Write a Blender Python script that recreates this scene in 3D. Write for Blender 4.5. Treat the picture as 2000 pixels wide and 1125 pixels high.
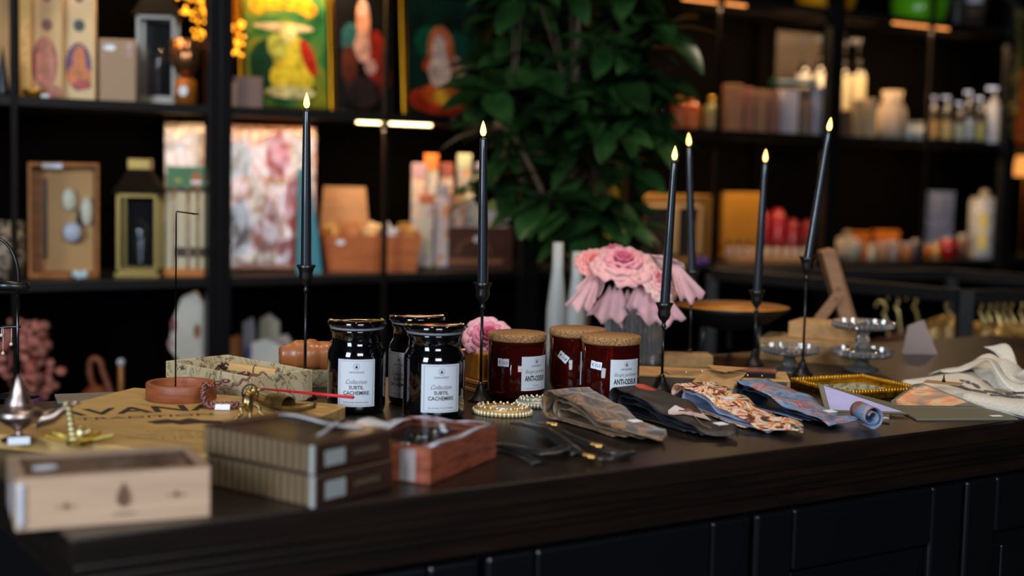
import bpy, math, random
from math import sin, cos, tan, atan, atan2, pi, sqrt, radians, degrees
from mathutils import Vector, Matrix
random.seed(7)
S = bpy.context.scene
C = S.collection
for o in list(bpy.data.objects): bpy.data.objects.remove(o)

# ------------------------------------------------------------------ camera
F = 2700.0; CX = 1000.0; CY = 562.5; CZ = 1.25
PITCH = atan((562.5 - 330) / F); ROLL = radians(1.4)
FW = Vector((0, cos(PITCH), -sin(PITCH))); U0 = Vector((0, sin(PITCH), cos(PITCH))); R0 = Vector((1, 0, 0))
RT = R0 * cos(ROLL) + U0 * sin(ROLL); UP = U0 * cos(ROLL) - R0 * sin(ROLL)
cam_d = bpy.data.cameras.new('camera'); cam = bpy.data.objects.new('camera', cam_d); C.objects.link(cam)
m = Matrix((RT, UP, -FW)).transposed().to_4x4(); m.translation = Vector((0, 0, CZ)); cam.matrix_world = m
cam_d.sensor_width = 36; cam_d.lens = F / 2000 * 36; cam_d.clip_start = .05
cam_d.dof.use_dof = True; cam_d.dof.focus_distance = 2.05; cam_d.dof.aperture_fstop = 2.0
S.camera = cam
S.view_settings.view_transform = 'Standard'; S.view_settings.look = 'None'
S.view_settings.exposure = 0.27; S.view_settings.gamma = 1; S.view_settings.use_curve_mapping = False
try:
    S.cycles.use_denoising = True; S.cycles.max_bounces = 8; S.cycles.sample_clamp_indirect = 6
    S.cycles.transparent_max_bounces = 16; S.cycles.caustics_reflective = False; S.cycles.caustics_refractive = False
except Exception: pass
W = bpy.data.worlds.new('world'); S.world = W; W.use_nodes = True
W.node_tree.nodes['Background'].inputs[0].default_value = (.75, .82, 1, 1); W.node_tree.nodes['Background'].inputs[1].default_value = .035

def light(name, kind, loc, aim, power, col, **k):
    d = bpy.data.lights.new(name, kind); d.energy = power; d.color = col
    for a, v in k.items(): setattr(d, a, v)
    o = bpy.data.objects.new(name, d); C.objects.link(o); o.location = loc
    o.rotation_euler = (Vector(aim) - Vector(loc)).to_track_quat('-Z', 'Y').to_euler(); return o
COOL = (.72, .85, 1.0); WARM = (1.0, .62, .30); NEUT = (1.0, .93, .86)
light('window_light', 'AREA', (-1.9, -1.2, 2.0), (0.1, 2.0, .95), 92, COOL, shape='RECTANGLE', size=1.1, size_y=1.7)
light('shopfront_light', 'AREA', (1.2, -1.8, 2.4), (.2, 2.2, .95), 76, (.86, .92, 1), shape='RECTANGLE', size=1.6, size_y=1.2)
for i, (x, y) in enumerate([(-.3, 1.9), (.5, 2.4), (1.1, 3.1), (-.9, 2.9)]):
    light('ceiling_spot', 'SPOT', (x, y, 2.72), (x, y + .05, 0), 30, (1, .80, .58), spot_size=radians(75), spot_blend=.7, shadow_soft_size=.05)

# ------------------------------------------------------------------ pixel <-> place (2000 x 1125 frame)
def ray(x, y): return RT * ((x - CX) / F) - UP * ((y - CY) / F) + FW
def onz(x, y, z=.9):
    d = ray(x, y); s = (z - CZ) / d.z; return Vector((d.x * s, d.y * s, z))
def atY(x, y, Y):
    d = ray(x, y); s = Y / d.y; return Vector((d.x * s, Y, CZ + d.z * s))
def proj(P):
    v = Vector((P[0], P[1], P[2] - CZ)); w = v.dot(FW); return (CX + F * v.dot(RT) / w, CY - F * v.dot(UP) / w)
def zat(y, P):
    lo, hi = -1, 4
    for _ in range(40):
        q = (lo + hi) / 2
        if proj((P[0], P[1], q))[1] > y: lo = q
        else: hi = q
    return q
YAW = radians(33.4); D = Vector((cos(YAW), sin(YAW), 0)); N = Vector((-sin(YAW), cos(YAW), 0))

# ------------------------------------------------------------------ materials
def lin(c): return c / 12.92 if c <= .04045 else ((c + .055) / 1.055) ** 2.4
def rgb(h):
    if isinstance(h, tuple): return h
    h = h.lstrip('#'); return tuple(lin(int(h[i:i + 2], 16) / 255) for i in (0, 2, 4))
MATS = {}
def mat(hexc, rough=.5, metal=0, emit=0, trans=0, coat=0, alpha=1, ior=1.45, sheen=0, bump=0, bscale=80):
    key = (hexc, rough, metal, emit, trans, coat, alpha, ior, sheen, bump, bscale)
    if key in MATS: return MATS[key]
    M = bpy.data.materials.new('plain_%d' % len(MATS)); M.use_nodes = True; nt = M.node_tree; b = nt.nodes['Principled BSDF']
    c = (*rgb(hexc), 1); I = b.inputs
    I['Base Color'].default_value = c; I['Roughness'].default_value = rough; I['Metallic'].default_value = metal
    I['Transmission Weight'].default_value = trans; I['Coat Weight'].default_value = coat; I['Coat Roughness'].default_value = .05
    I['IOR'].default_value = ior; I['Alpha'].default_value = alpha; I['Sheen Weight'].default_value = sheen
    if emit: I['Emission Color'].default_value = c; I['Emission Strength'].default_value = emit
    if bump: add_bump(nt, b, bump, bscale)
    MATS[key] = M; return M
def add_bump(nt, b, strength, scale, src=None):
    tc = nt.nodes.new('ShaderNodeTexCoord'); n = nt.nodes.new('ShaderNodeTexNoise'); n.inputs['Scale'].default_value = scale; n.inputs['Detail'].default_value = 4
    nt.links.new(tc.outputs['Object'], n.inputs['Vector']); bp = nt.nodes.new('ShaderNodeBump'); bp.inputs['Strength'].default_value = strength; bp.inputs['Distance'].default_value = .002
    nt.links.new(src or n.outputs[0], bp.inputs['Height']); nt.links.new(bp.outputs[0], b.inputs['Normal'])
def mott(c, rough=.4):
    r = rgb(c); k = lambda f: tuple(min(1, x * f) for x in r); return pat(((k(.55), .32), (k(.9), .48), (k(1.3), .66)), 38, rough=rough, detail=3, dist=1)
def pat(stops, scale=30, kind='noise', rough=.6, stretch=(1, 1, 1), detail=4, dist=0, const=False, metal=0, coat=0, bump=0, sheen=0, rot=(0, 0, 0), trans=0, alpha=1):
    key = ('p', tuple(stops), scale, kind, rough, stretch, detail, dist, const, metal, coat, bump, sheen, rot, trans, alpha)
    if key in MATS: return MATS[key]
    M = bpy.data.materials.new('pattern_%d' % len(MATS)); M.use_nodes = True; nt = M.node_tree; b = nt.nodes['Principled BSDF']; L = nt.links.new
    tc = nt.nodes.new('ShaderNodeTexCoord'); mp = nt.nodes.new('ShaderNodeMapping'); mp.inputs['Scale'].default_value = stretch; mp.inputs['Rotation'].default_value = rot
    L(tc.outputs['Object'], mp.inputs[0])
    if kind == 'noise':
        t = nt.nodes.new('ShaderNodeTexNoise'); t.inputs['Detail'].default_value = detail; t.inputs['Distortion'].default_value = dist; out = t.outputs[0]
    elif kind == 'voronoi': t = nt.nodes.new('ShaderNodeTexVoronoi'); out = t.outputs['Distance']
    elif kind == 'cells':
        t = nt.nodes.new('ShaderNodeTexVoronoi'); out = t.outputs['Color']
    elif kind == 'wave':
        t = nt.nodes.new('ShaderNodeTexWave'); t.inputs['Distortion'].default_value = dist; t.inputs['Detail'].default_value = detail; out = t.outputs['Color']
    elif kind == 'magic': t = nt.nodes.new('ShaderNodeTexMagic'); t.inputs['Distortion'].default_value = 2; out = t.outputs['Color']
    elif kind == 'check': t = nt.nodes.new('ShaderNodeTexChecker'); out = t.outputs['Fac']
    elif kind == 'brick':
        t = nt.nodes.new('ShaderNodeTexBrick'); out = t.outputs['Fac']
    t.inputs['Scale'].default_value = scale
    L(mp.outputs[0], t.inputs['Vector'])
    r = nt.nodes.new('ShaderNodeValToRGB'); e = r.color_ramp.elements
    if const: r.color_ramp.interpolation = 'CONSTANT'
    n = len(stops); pos = []
    for i, s in enumerate(stops):
        h, q = s if isinstance(s, tuple) else (s, i / max(1, n - 1)); pos.append((q, rgb(h)))
    while len(e) < n: e.new(1)
    for i, (q, c) in enumerate(pos): e[i].position = q; e[i].color = (*c, 1)
    L(out, r.inputs[0]); L(r.outputs[0], b.inputs['Base Color'])
    b.inputs['Roughness'].default_value = rough; b.inputs['Metallic'].default_value = metal; b.inputs['Coat Weight'].default_value = coat; b.inputs['Sheen Weight'].default_value = sheen
    b.inputs['Transmission Weight'].default_value = trans; b.inputs['Alpha'].default_value = alpha
    if bump:
        bp = nt.nodes.new('ShaderNodeBump'); bp.inputs['Strength'].default_value = bump; bp.inputs['Distance'].default_value = .001
        L(out, bp.inputs['Height']); L(bp.outputs[0], b.inputs['Normal'])
    MATS[key] = M; return M
def wood(a, b, scale=14, stretch=(1, 8, 8), rough=.55, coat=0):
    return pat(((a, .3), (b, .7)), scale, 'noise', rough, stretch, detail=6, dist=1.2, coat=coat)
BLACK = mat('#0b0a0a', .35); IRON = mat('#0d0c0c', .38, coat=.2); SILVER = mat('#b9b4ac', .28, 1); GOLD = mat('#c9962e', .3, 1); BRASS = mat('#9a7a3a', .35, 1)
WHITE = mat('#dfe0e2', .6); KRAFT = pat((('#9c7448', .35), ('#b08855', .65)), 60, rough=.8); CREAM = mat('#d8c8ac', .6)
CLEAR = mat('#ffffff', .04, trans=1, ior=1.45); GLASS = mat('#fbfcfd', .03, trans=.92, ior=1.5, coat=1)
WRAP = mat('#d8dce4', .12, metal=1, alpha=.13)
PINE = wood('#c8a377', '#b58c5e', 10)
STICK = mat('#e6e8ee', .6); INK = mat('#15120f', .6); LABEL = mat('#cfd3da', .55)

# ------------------------------------------------------------------ mesh builder
class MB:
    def __init__(s): s.v = []; s.f = []; s.mi = []; s.sm = []; s.M = Matrix.Identity(4); s.mats = []; s.cur = 0
    def use(s, m):
        if m not in s.mats: s.mats.append(m)
        s.cur = s.mats.index(m); return s
    def at(s, loc=(0, 0, 0), rz=0, rx=0, ry=0, sc=(1, 1, 1)):
        s.M = Matrix.Translation(loc) @ Matrix.Rotation(rz, 4, 'Z') @ Matrix.Rotation(ry, 4, 'Y') @ Matrix.Rotation(rx, 4, 'X') @ Matrix.Diagonal((*sc, 1)); return s
    def add(s, vs, fs, smooth=False):
        n = len(s.v); s.v += [tuple(s.M @ Vector(p)) for p in vs]
        for f in fs: s.f.append([i + n for i in f]); s.mi.append(s.cur); s.sm.append(smooth)
        return s
    def box(s, x0, x1, y0, y1, z0, z1):
        return s.add([(x0, y0, z0), (x1, y0, z0), (x1, y1, z0), (x0, y1, z0), (x0, y0, z1), (x1, y0, z1), (x1, y1, z1), (x0, y1, z1)],
                     [(0, 3, 2, 1), (4, 5, 6, 7), (0, 1, 5, 4), (1, 2, 6, 5), (2, 3, 7, 6), (3, 0, 4, 7)])
    def cbox(s, w, d, h, z0=0): return s.box(-w / 2, w / 2, -d / 2, d / 2, z0, z0 + h)
    def lathe(s, prof, n=32, smooth=True, rib=0, ribn=0, close=False):
        vs = []; fs = []
        for r, z in prof:
            for i in range(n):
                a = 2 * pi * i / n; rr = r * (1 + rib * (cos(a * ribn) if ribn else 0)); vs.append((rr * cos(a), rr * sin(a), z))
        m = len(prof)
        for j in range(m - 1):
            for i in range(n): k = (i + 1) % n; fs.append((j * n + i, j * n + k, (j + 1) * n + k, (j + 1) * n + i))
        if prof[0][0] > 1e-5 and not close: fs.append(tuple(range(n - 1, -1, -1)))
        if prof[-1][0] > 1e-5 and not close: fs.append(tuple((m - 1) * n + i for i in range(n)))
        if close:
            for i in range(n): k = (i + 1) % n; fs.append(((m - 1) * n + i, (m - 1) * n + k, k, i))
        s.add(vs, fs, smooth); return s
    def cyl(s, r, z0, z1, n=24, r2=None): return s.lathe([(r, z0), (r if r2 is None else r2, z1)], n)
    def sph(s, c, r, n=12, sc=(1, 1, 1)):
        vs = []; fs = []; m = max(4, n // 2 + 1)
        for j in range(m + 1):
            t = pi * j / m
            for i in range(n): a = 2 * pi * i / n; vs.append((c[0] + r * sc[0] * sin(t) * cos(a), c[1] + r * sc[1] * sin(t) * sin(a), c[2] - r * sc[2] * cos(t)))
        for j in range(m):
            for i in range(n): k = (i + 1) % n; fs.append((j * n + i, j * n + k, (j + 1) * n + k, (j + 1) * n + i))
        return s.add(vs, fs, True)
    def tube(s, pts, r, n=8, closed=False):
        P = [Vector(p) for p in pts]; m = len(P); R = r if isinstance(r, (list, tuple)) else [r] * m
        vs = []; up = Vector((0, 0, 1)); fs = []; prev = None
        for j in range(m):
            a = P[(j - 1) % m] if (closed or j > 0) else P[j]; b = P[(j + 1) % m] if (closed or j < m - 1) else P[j]
            t = (b - a).normalized()
            if prev is None: u = t.cross(up if abs(t.z) < .9 else Vector((1, 0, 0))).normalized()
            else: u = (prev - t * prev.dot(t)).normalized()
            prev = u; w = t.cross(u)
            for i in range(n): q = 2 * pi * i / n; vs.append(tuple(P[j] + u * (R[j] * cos(q)) + w * (R[j] * sin(q))))
        for j in range(m if closed else m - 1):
            jj = (j + 1) % m
            for i in range(n): k = (i + 1) % n; fs.append((j * n + i, j * n + k, jj * n + k, jj * n + i))
        if not closed: fs.append(tuple(range(n - 1, -1, -1))); fs.append(tuple((m - 1) * n + i for i in range(n)))
        return s.add(vs, fs, True)
    def prism(s, poly, z0, z1):
        n = len(poly); vs = [(x, y, z0) for x, y in poly] + [(x, y, z1) for x, y in poly]
        fs = [tuple(range(n - 1, -1, -1)), tuple(range(n, 2 * n))] + [(i, (i + 1) % n, n + (i + 1) % n, n + i) for i in range(n)]
        return s.add(vs, fs)
    def slab(s, poly, y0, y1):  # poly in x,z pushed along y
        n = len(poly); vs = [(x, y0, z) for x, z in poly] + [(x, y1, z) for x, z in poly]
        fs = [tuple(range(n)), tuple(range(2 * n - 1, n - 1, -1))] + [((i + 1) % n, i, n + i, n + (i + 1) % n) for i in range(n)]
        return s.add(vs, fs)
    def ribbon(s, rows, t=.0012, smooth=True):  # rows: list of lists of points -> sheet with thickness
        m = len(rows); n = len(rows[0]); P = [[Vector(p) for p in r] for r in rows]; vs = []; fs = []
        nor = []
        for j in range(m):
            rr = []
            for i in range(n):
                a = P[min(m - 1, j + 1)][i] - P[max(0, j - 1)][i]; b = P[j][min(n - 1, i + 1)] - P[j][max(0, i - 1)]
                q = a.cross(b); rr.append(q.normalized() if q.length > 1e-12 else Vector((0, 0, 1)))
            nor.append(rr)
        for sgn in (1, -1):
            for j in range(m):
                for i in range(n): vs.append(tuple(P[j][i] + nor[j][i] * (sgn * t / 2)))
        o = m * n
        for j in range(m - 1):
            for i in range(n - 1):
                a = j * n + i; b = a + 1; c = a + n + 1; d = a + n
                fs.append((a, d, c, b)); fs.append((o + a, o + b, o + c, o + d))
        for j in range(m - 1):
            for i in (0, n - 1): a = j * n + i; fs.append((a, a + n, o + a + n, o + a) if i else (a + n, a, o + a, o + a + n))
        for j in (0, m - 1):
            for i in range(n - 1): a = j * n + i; fs.append((a, a + 1, o + a + 1, o + a) if not j else (a + 1, a, o + a, o + a + 1))
        return s.add(vs, fs, smooth)
    def ell(s, cx, cz, rx, rz, y, t=.0006, n=20, rot=0):  # thin disc facing -y
        poly = [(cx + rx * cos(2 * pi * i / n) * cos(rot) - rz * sin(2 * pi * i / n) * sin(rot), cz + rx * cos(2 * pi * i / n) * sin(rot) + rz * sin(2 * pi * i / n) * cos(rot)) for i in range(n)]
        return s.slab(poly, y - t, y)
    def build(s, name, parent=None, bevel=0, mats=None):
        me = bpy.data.meshes.new(name); me.from_pydata(s.v, [], s.f)
        for mm in (s.mats or [BLACK]): me.materials.append(mm)
        me.polygons.foreach_set('material_index', s.mi); me.polygons.foreach_set('use_smooth', s.sm); me.update()
        o = bpy.data.objects.new(name, me); C.objects.link(o)
        if parent: o.parent = parent
        if bevel:
            b = o.modifiers.new('bevel', 'BEVEL'); b.width = bevel; b.segments = 2; b.limit_method = 'ANGLE'
        return o
def mb(m=None):
    b = MB()
    if m: b.use(m)
    return b
LAB = set()
def tag(o, label, cat, group=None, kind=None):
    o['label'] = label; o['category'] = cat
    if group: o['group'] = group
    if kind: o['kind'] = kind
    return o
def thing(name, label, cat, loc=(0, 0, 0), rz=0, group=None):
    o = bpy.data.objects.new(name, None); C.objects.link(o); o.empty_display_size = .05
    o.location = loc; o.rotation_euler = (0, 0, rz); return tag(o, label, cat, group)
def solo(b, name, label, cat, loc=(0, 0, 0), rz=0, group=None, bevel=0):
    o = b.build(name, None, bevel); o.location = loc; o.rotation_euler = (0, 0, rz); return tag(o, label, cat, group)
def struct(b, name, bevel=0):
    o = b.build(name, None, bevel); o['kind'] = 'structure'; o['label'] = name.replace('_', ' '); return o
def dup(root, loc, rz, label, group=None):
    r = root.copy(); C.objects.link(r); r.location = loc; r.rotation_euler = (0, 0, rz); r['label'] = label
    if group: r['group'] = group
    for ch in list(root.children):
        c = ch.copy(); C.objects.link(c); c.parent = r
        for g in ch.children: e = g.copy(); C.objects.link(e); e.parent = c
    return r
def back(P, R): v = Vector((P[0], P[1], 0)).normalized(); return Vector((P[0] + v.x * R, P[1] + v.y * R, P[2]))
def face(P): return atan2(-P[0], P[1])   # yaw that turns local -y towards the camera
_T = {}
def text_geo(txt, bold=0, shear=0):
    k = (txt, bold, shear)
    if k not in _T:
        cu = bpy.data.curves.new('t', 'FONT'); cu.body = txt; cu.align_x = 'CENTER'; cu.align_y = 'CENTER'; cu.offset = bold; cu.shear = shear; cu.resolution_u = 3
        o = bpy.data.objects.new('t', cu); C.objects.link(o); dg = bpy.context.evaluated_depsgraph_get(); dg.update()
        me = bpy.data.meshes.new_from_object(o.evaluated_get(dg)); vs = [tuple(v.co) for v in me.vertices]; fs = [tuple(p.vertices) for p in me.polygons]
        bpy.data.objects.remove(o); bpy.data.curves.remove(cu); bpy.data.meshes.remove(me)
        xs = [v[0] for v in vs] or [0, 1]; ys = [v[1] for v in vs] or [0, 1]
        _T[k] = (vs, fs, min(xs), max(xs), min(ys), max(ys))
    return _T[k]
def text(b, txt, width, height, fn, bold=0, shear=0):
    """letters scaled to width x height, centred, each vertex placed by fn(u, v)"""
    vs, fs, x0, x1, y0, y1 = text_geo(txt, bold, shear)
    sx = width / (x1 - x0); sy = height / (y1 - y0); M = b.M; 
    b.add([fn((x - (x0 + x1) / 2) * sx, (y - (y0 + y1) / 2) * sy) for x, y, z in vs], fs)
def flat(cx, z, y): return lambda u, v: (cx + u, y, z + v)
def wrapfn(R, a0, zc): return lambda u, v: (R * sin(a0 + u / R), -R * cos(a0 + u / R), zc + v)
def patch(b, R, a0, ha, z0, z1, n=16, rows=1):
    """curved paper patch on a cylinder of radius R"""
    rows_ = [[(R * sin(a0 + ha * (2 * i / n - 1)), -R * cos(a0 + ha * (2 * i / n - 1)), z0 + (z1 - z0) * j / rows) for i in range(n + 1)] for j in range(rows + 1)]
    b.ribbon(rows_, .0003, False)
# ================================================================== room shell
b = mb(pat((('#17130f', .3), ('#221b15', .7)), 3, stretch=(1, 8, 1), rough=.45)); b.box(-4, 9, -4, 9, -.05, 0); struct(b, 'floor')
b = mb(mat('#0c0b0b', .9)); b.box(-4, 9, -4, 9, 2.9, 2.95); struct(b, 'ceiling')
P0 = atY(28, 300, 3.2); P0.z = 0
def SP(t, inset=0, z=0): q = P0 + D * t + N * inset; return Vector((q.x, q.y, z))
def tpx(px, py, inset=0):
    d = ray(px, py); a = P0 + N * inset   # a + t D = s d
    det = D.x * (-d.y) - D.y * (-d.x); return ((-a.x) * (-d.y) - (-a.y) * (-d.x)) / det
b = mb(mat('#0a0909', .8)); b.at(SP(0, .40), YAW).box(-3.5, 7.5, 0, .08, 0, 2.9); struct(b, 'wall_back')
b = mb(mat('#0c0b0b', .9)); b.box(-4.1, -4, -4, 9, 0, 2.9); struct(b, 'wall_left')
b = mb(mat('#0c0b0b', .9)); b.box(9, 9.1, -4, 9, 0, 2.9); struct(b, 'wall_right')

# ================================================================== counter
CF = onz(135, 1052); tabW = .748; L_ = 2.3
TOPZ = .9
def CP(u, v, z=.9): q = CF + D * u + N * v; return Vector((q.x, q.y, z))
darkwood = pat((('#0c0807', .3), ('#1e130d', .7)), 5, stretch=(1, 14, 14), rough=.33, detail=6, dist=.6)
cbk = mat('#08090c', .33)
t = thing('counter', 'long dark stained wooden counter top with stepped moulded front edge', 'counter top', CF * 1 - Vector((0, 0, 0)), YAW)
t.location.z = 0
b = mb(darkwood); b.box(0, L_, 0, tabW, .872, .9); b.build('top_board', t, .003)
b = mb(darkwood)
for z0, z1, o in ((.858, .872, .006), (.846, .858, .012), (.836, .846, .018), (.815, .836, .026)): b.box(o, L_ - o, o, tabW - o, z0, z1)
b.build('edge_moulding', t, .0035)
# cabinets under it
def counter_t(px, py=1000):
    d = ray(px, py); a = CP(0, .035); det = D.x * (-d.y) - D.y * (-d.x); return ((-a.x) * (-d.y) - (-a.y) * (-d.x)) / det
cuts = [.03, counter_t(940), counter_t(1465), counter_t(1875), L_ - .03]
cl = ['dark blue-black counter cabinet at the near left corner', 'dark panelled counter cabinet below the leather straps and copper box', 'dark panelled counter cabinet below the rolled ties', 'dark panelled counter cabinet at the far right end']
for i in range(4):
    u0, u1 = cuts[i] + .002, cuts[i + 1] - .002
    q = CP(u0, .035, 0); t = thing('counter_cabinet', cl[i], 'cabinet', q, YAW, 'cabinets under the counter top'); w = u1 - u0
    b = mb(cbk); b.box(0, w, .012, tabW - .07, .0, .815); b.build('carcass', t, .002)
    b = mb(cbk); s_ = .07
    b.box(.003, s_, -.008, .012, .02, .81); b.box(w - s_, w - .003, -.008, .012, .02, .81); b.box(s_, w - s_, -.008, .012, .02, .10); b.box(s_, w - s_, -.008, .012, .725, .81)
    df = b.build('door_frame', t, .005)
    b = mb(cbk); b.box(s_ + .004, w - s_ - .004, -.0, .012, .104, .721); b.box(s_ + .022, w - s_ - .022, -.006, .0, .122, .703); b.build('door_panel', df, .004)

def EP(px, py, z=.9): return onz(px, py, z)

# ================================================================== taper candles in holders
wax = mat('#1d2128', .27, coat=.5)
flame_m = mat('#ffc46a', .4, emit=3.2); flame_t = mat('#ff9a3c', .4, emit=2.2)
def holder(x, yb, xt, ytop, tipx, tipy, lab_h, lab_c):
    P = onz(x, yb); h = zat(ytop, P) - .9
    t = thing('candle_holder', lab_h, 'candle holder', P, 0, 'black candle holders')
    b = mb(IRON); b.lathe([(.0, 0), (.0185, 0), (.019, .0015), (.0175, .0035), (.012, .009), (.008, .016), (.0052, .023), (.0034, .029), (.0, .029)], 32); b.build('base', t)
    z = h - .040
    b = mb(IRON); b.cyl(.0022, .028, z + .002, 12); b.build('stem', t)
    b = mb(IRON); b.lathe([(.0, z), (.0032, z), (.0045, z + .003), (.003, z + .006), (.0035, z + .010), (.0085, z + .016), (.0105, z + .022), (.0098, z + .028), (.0112, z + .034), (.0148, z + .040), (.0136, z + .0405), (.0095, z + .035), (.0085, z + .022), (.0, z + .021)], 32); b.build('cup', t)
    top = atY(tipx, tipy, P.y); base = Vector((P.x, P.y, P.z + h - .016)); ax = top - base
    fl = .0260; L = ax.length - fl
    q = thing('taper_candle', lab_c, 'candle', base, 0, 'black taper candles'); q.rotation_euler = Vector((0, 0, 1)).rotation_difference(ax).to_euler()
    b = mb(wax); b.lathe([(0, 0), (.0082, 0), (.0086, .003), (.0080, .02), (.0072, L * .45), (.0056, L * .9), (.0054, L - .003), (.0048, L), (0, L)], 28); b.build('wax_body', q)
    b = mb(mat('#0a0a0a', .6)); b.cyl(.0012, L - .001, L + .003, 8); b.lathe([(.0036, L), (.0036, L + .0012), (0, L + .0012)], 16); wk = b.build('wick', q)
    b = mb(flame_m); b.lathe([(0, L + .0020), (.0034, L + .004), (.0048, L + .008), (.0046, L + .012), (.0032, L + .018), (.0013, L + .0235), (0, L + fl)], 16); b.build('flame', wk)
HH = [(595, 778, 0, 518, 599, 180, 'tall black metal candle holder behind the left black jar', 'leftmost black taper candle with a glowing tip, tallest in the photo'),
 (938, 783, 0, 552, 944, 235, 'black metal candle holder between the black jars and the cork-lidded candles', 'black taper candle rising in front of the pink rose on its golden pot'),
 (1292, 765, 0, 592, 1319, 284, 'short black metal candle holder right of the front cork-lidded candle', 'leaning black taper candle beside the rose bouquet'),
 (1346, 712, 0, 528, 1345, 259, 'black metal candle holder in front of the left part of the fire bowl', 'upright black taper candle just right of the rose bouquet'),
 (1473, 712, 0, 568, 1496, 291, 'black metal candle holder in front of the right part of the fire bowl', 'slightly leaning black taper candle in front of the fire bowl'),
 (1567, 733, 0, 502, 1623, 229, 'black metal candle holder between the small glass stand and the stacked glass stands', 'strongly leaning black taper candle, rightmost of the six')]
for a in HH: holder(*a)

# ================================================================== black glass candle jars
jarg = mat('#050406', .06, coat=1); jarl = mat('#060507', .05, coat=1)
def jar(x, yb, k, lab, la, stand=True):
    P = back(onz(x, yb), .04); t = thing('candle_jar', lab, 'candle jar', P, face(P), 'black glass candle jars')
    R = .0415 * k
    b = mb(jarg); b.lathe([(0, 0), (R * .9, 0), (R * .98, .004), (R, .010), (R, .082), (R * .97, .089), (R * .88, .095), (R * .85, .098), (R * .84, .112), (R * .9, .115), (R * .9, .1185), (0, .1185)], 64); b.build('glass_body', t)
    b = mb(mat('#7d8188', .5)); b.lathe([(R * .80, .1186), (R * .91, .1186), (R * .93, .1200), (R * .91, .1214), (R * .80, .1214)], 48); b.build('rubber_seal', t)
    b = mb(jarl); b.lathe([(0, .1215), (R * .93, .1215), (R * .99, .1235), (R, .127), (R * .98, .130), (R * .93, .1315), (R * .9, .1300), (R * .3, .1292), (0, .1292)], 48, rib=.008, ribn=24); b.build('lid', t)
    if la is not None:
        a0 = radians(la); w = .027 * k; RR = R + .0004; ha = w / R; z0, z1 = .012, .079
        b = mb(LABEL); patch(b, RR, a0, ha, z0, z1); lb_ = b.build('label', t); b = mb(INK); R2 = RR + .0003
        T = lambda s, wd, ht, z, bo=0, sh=0: text(b, s, wd, ht, wrapfn(R2, a0, z), bo, sh)
        # fine border
        for (u0, u1, q0, q1) in ((-.0245, .0245, .0765, .0768), (-.0245, .0245, .0142, .0145), (-.0247, -.0243, .0142, .0768), (.0243, .0247, .0142, .0768)):
            n = 10 if u1 - u0 > .01 else 1
            f = wrapfn(R2, a0, 0)
            for i in range(n):
                ua = u0 + (u1 - u0) * i / n; ub = u0 + (u1 - u0) * (i + 1) / n; b.add([f(ua, q0), f(ub, q0), f(ub, q1), f(ua, q1)], [(0, 1, 2, 3)])
        f = wrapfn(R2, a0, .0690); n = 20; ring = []
        for i in range(n):
            a = 2 * pi * i / n; ring.append(f(.0044 * cos(a), .0044 * sin(a)))
        for i in range(n):
            a = 2 * pi * i / n; ring.append(f(.0040 * cos(a), .0040 * sin(a)))
        b.add(ring, [(i, (i + 1) % n, n + (i + 1) % n, n + i) for i in range(n)])
        b.add([f(-.0022, -.0022), f(.0022, -.0022), f(0, .003)], [(0, 1, 2)])
        T('LAGUIOLE', .021, .0028, .0610, .004)
        T('Collection', .030, .0062, .0475, -.004, .5)
        T('SUBTIL', .021, .0052, .0395, .02)
        T('CACHEMIRE', .037, .0056, .0318, .02)
        T('BOUGIE PARFUMÉE', .036, .0022, .0185, 0)
        b.build('lettering', lb_)
    return t
jar(695, 811, 1.0, 'black glass candle jar with white label, leftmost of three', 0)
jar(812, 795, 1.0, 'black glass candle jar at the back between the two others', -38)
jar(846, 822, 1.05, 'black glass candle jar with white label, nearest to the cork-lidded candles', 14)

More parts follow.
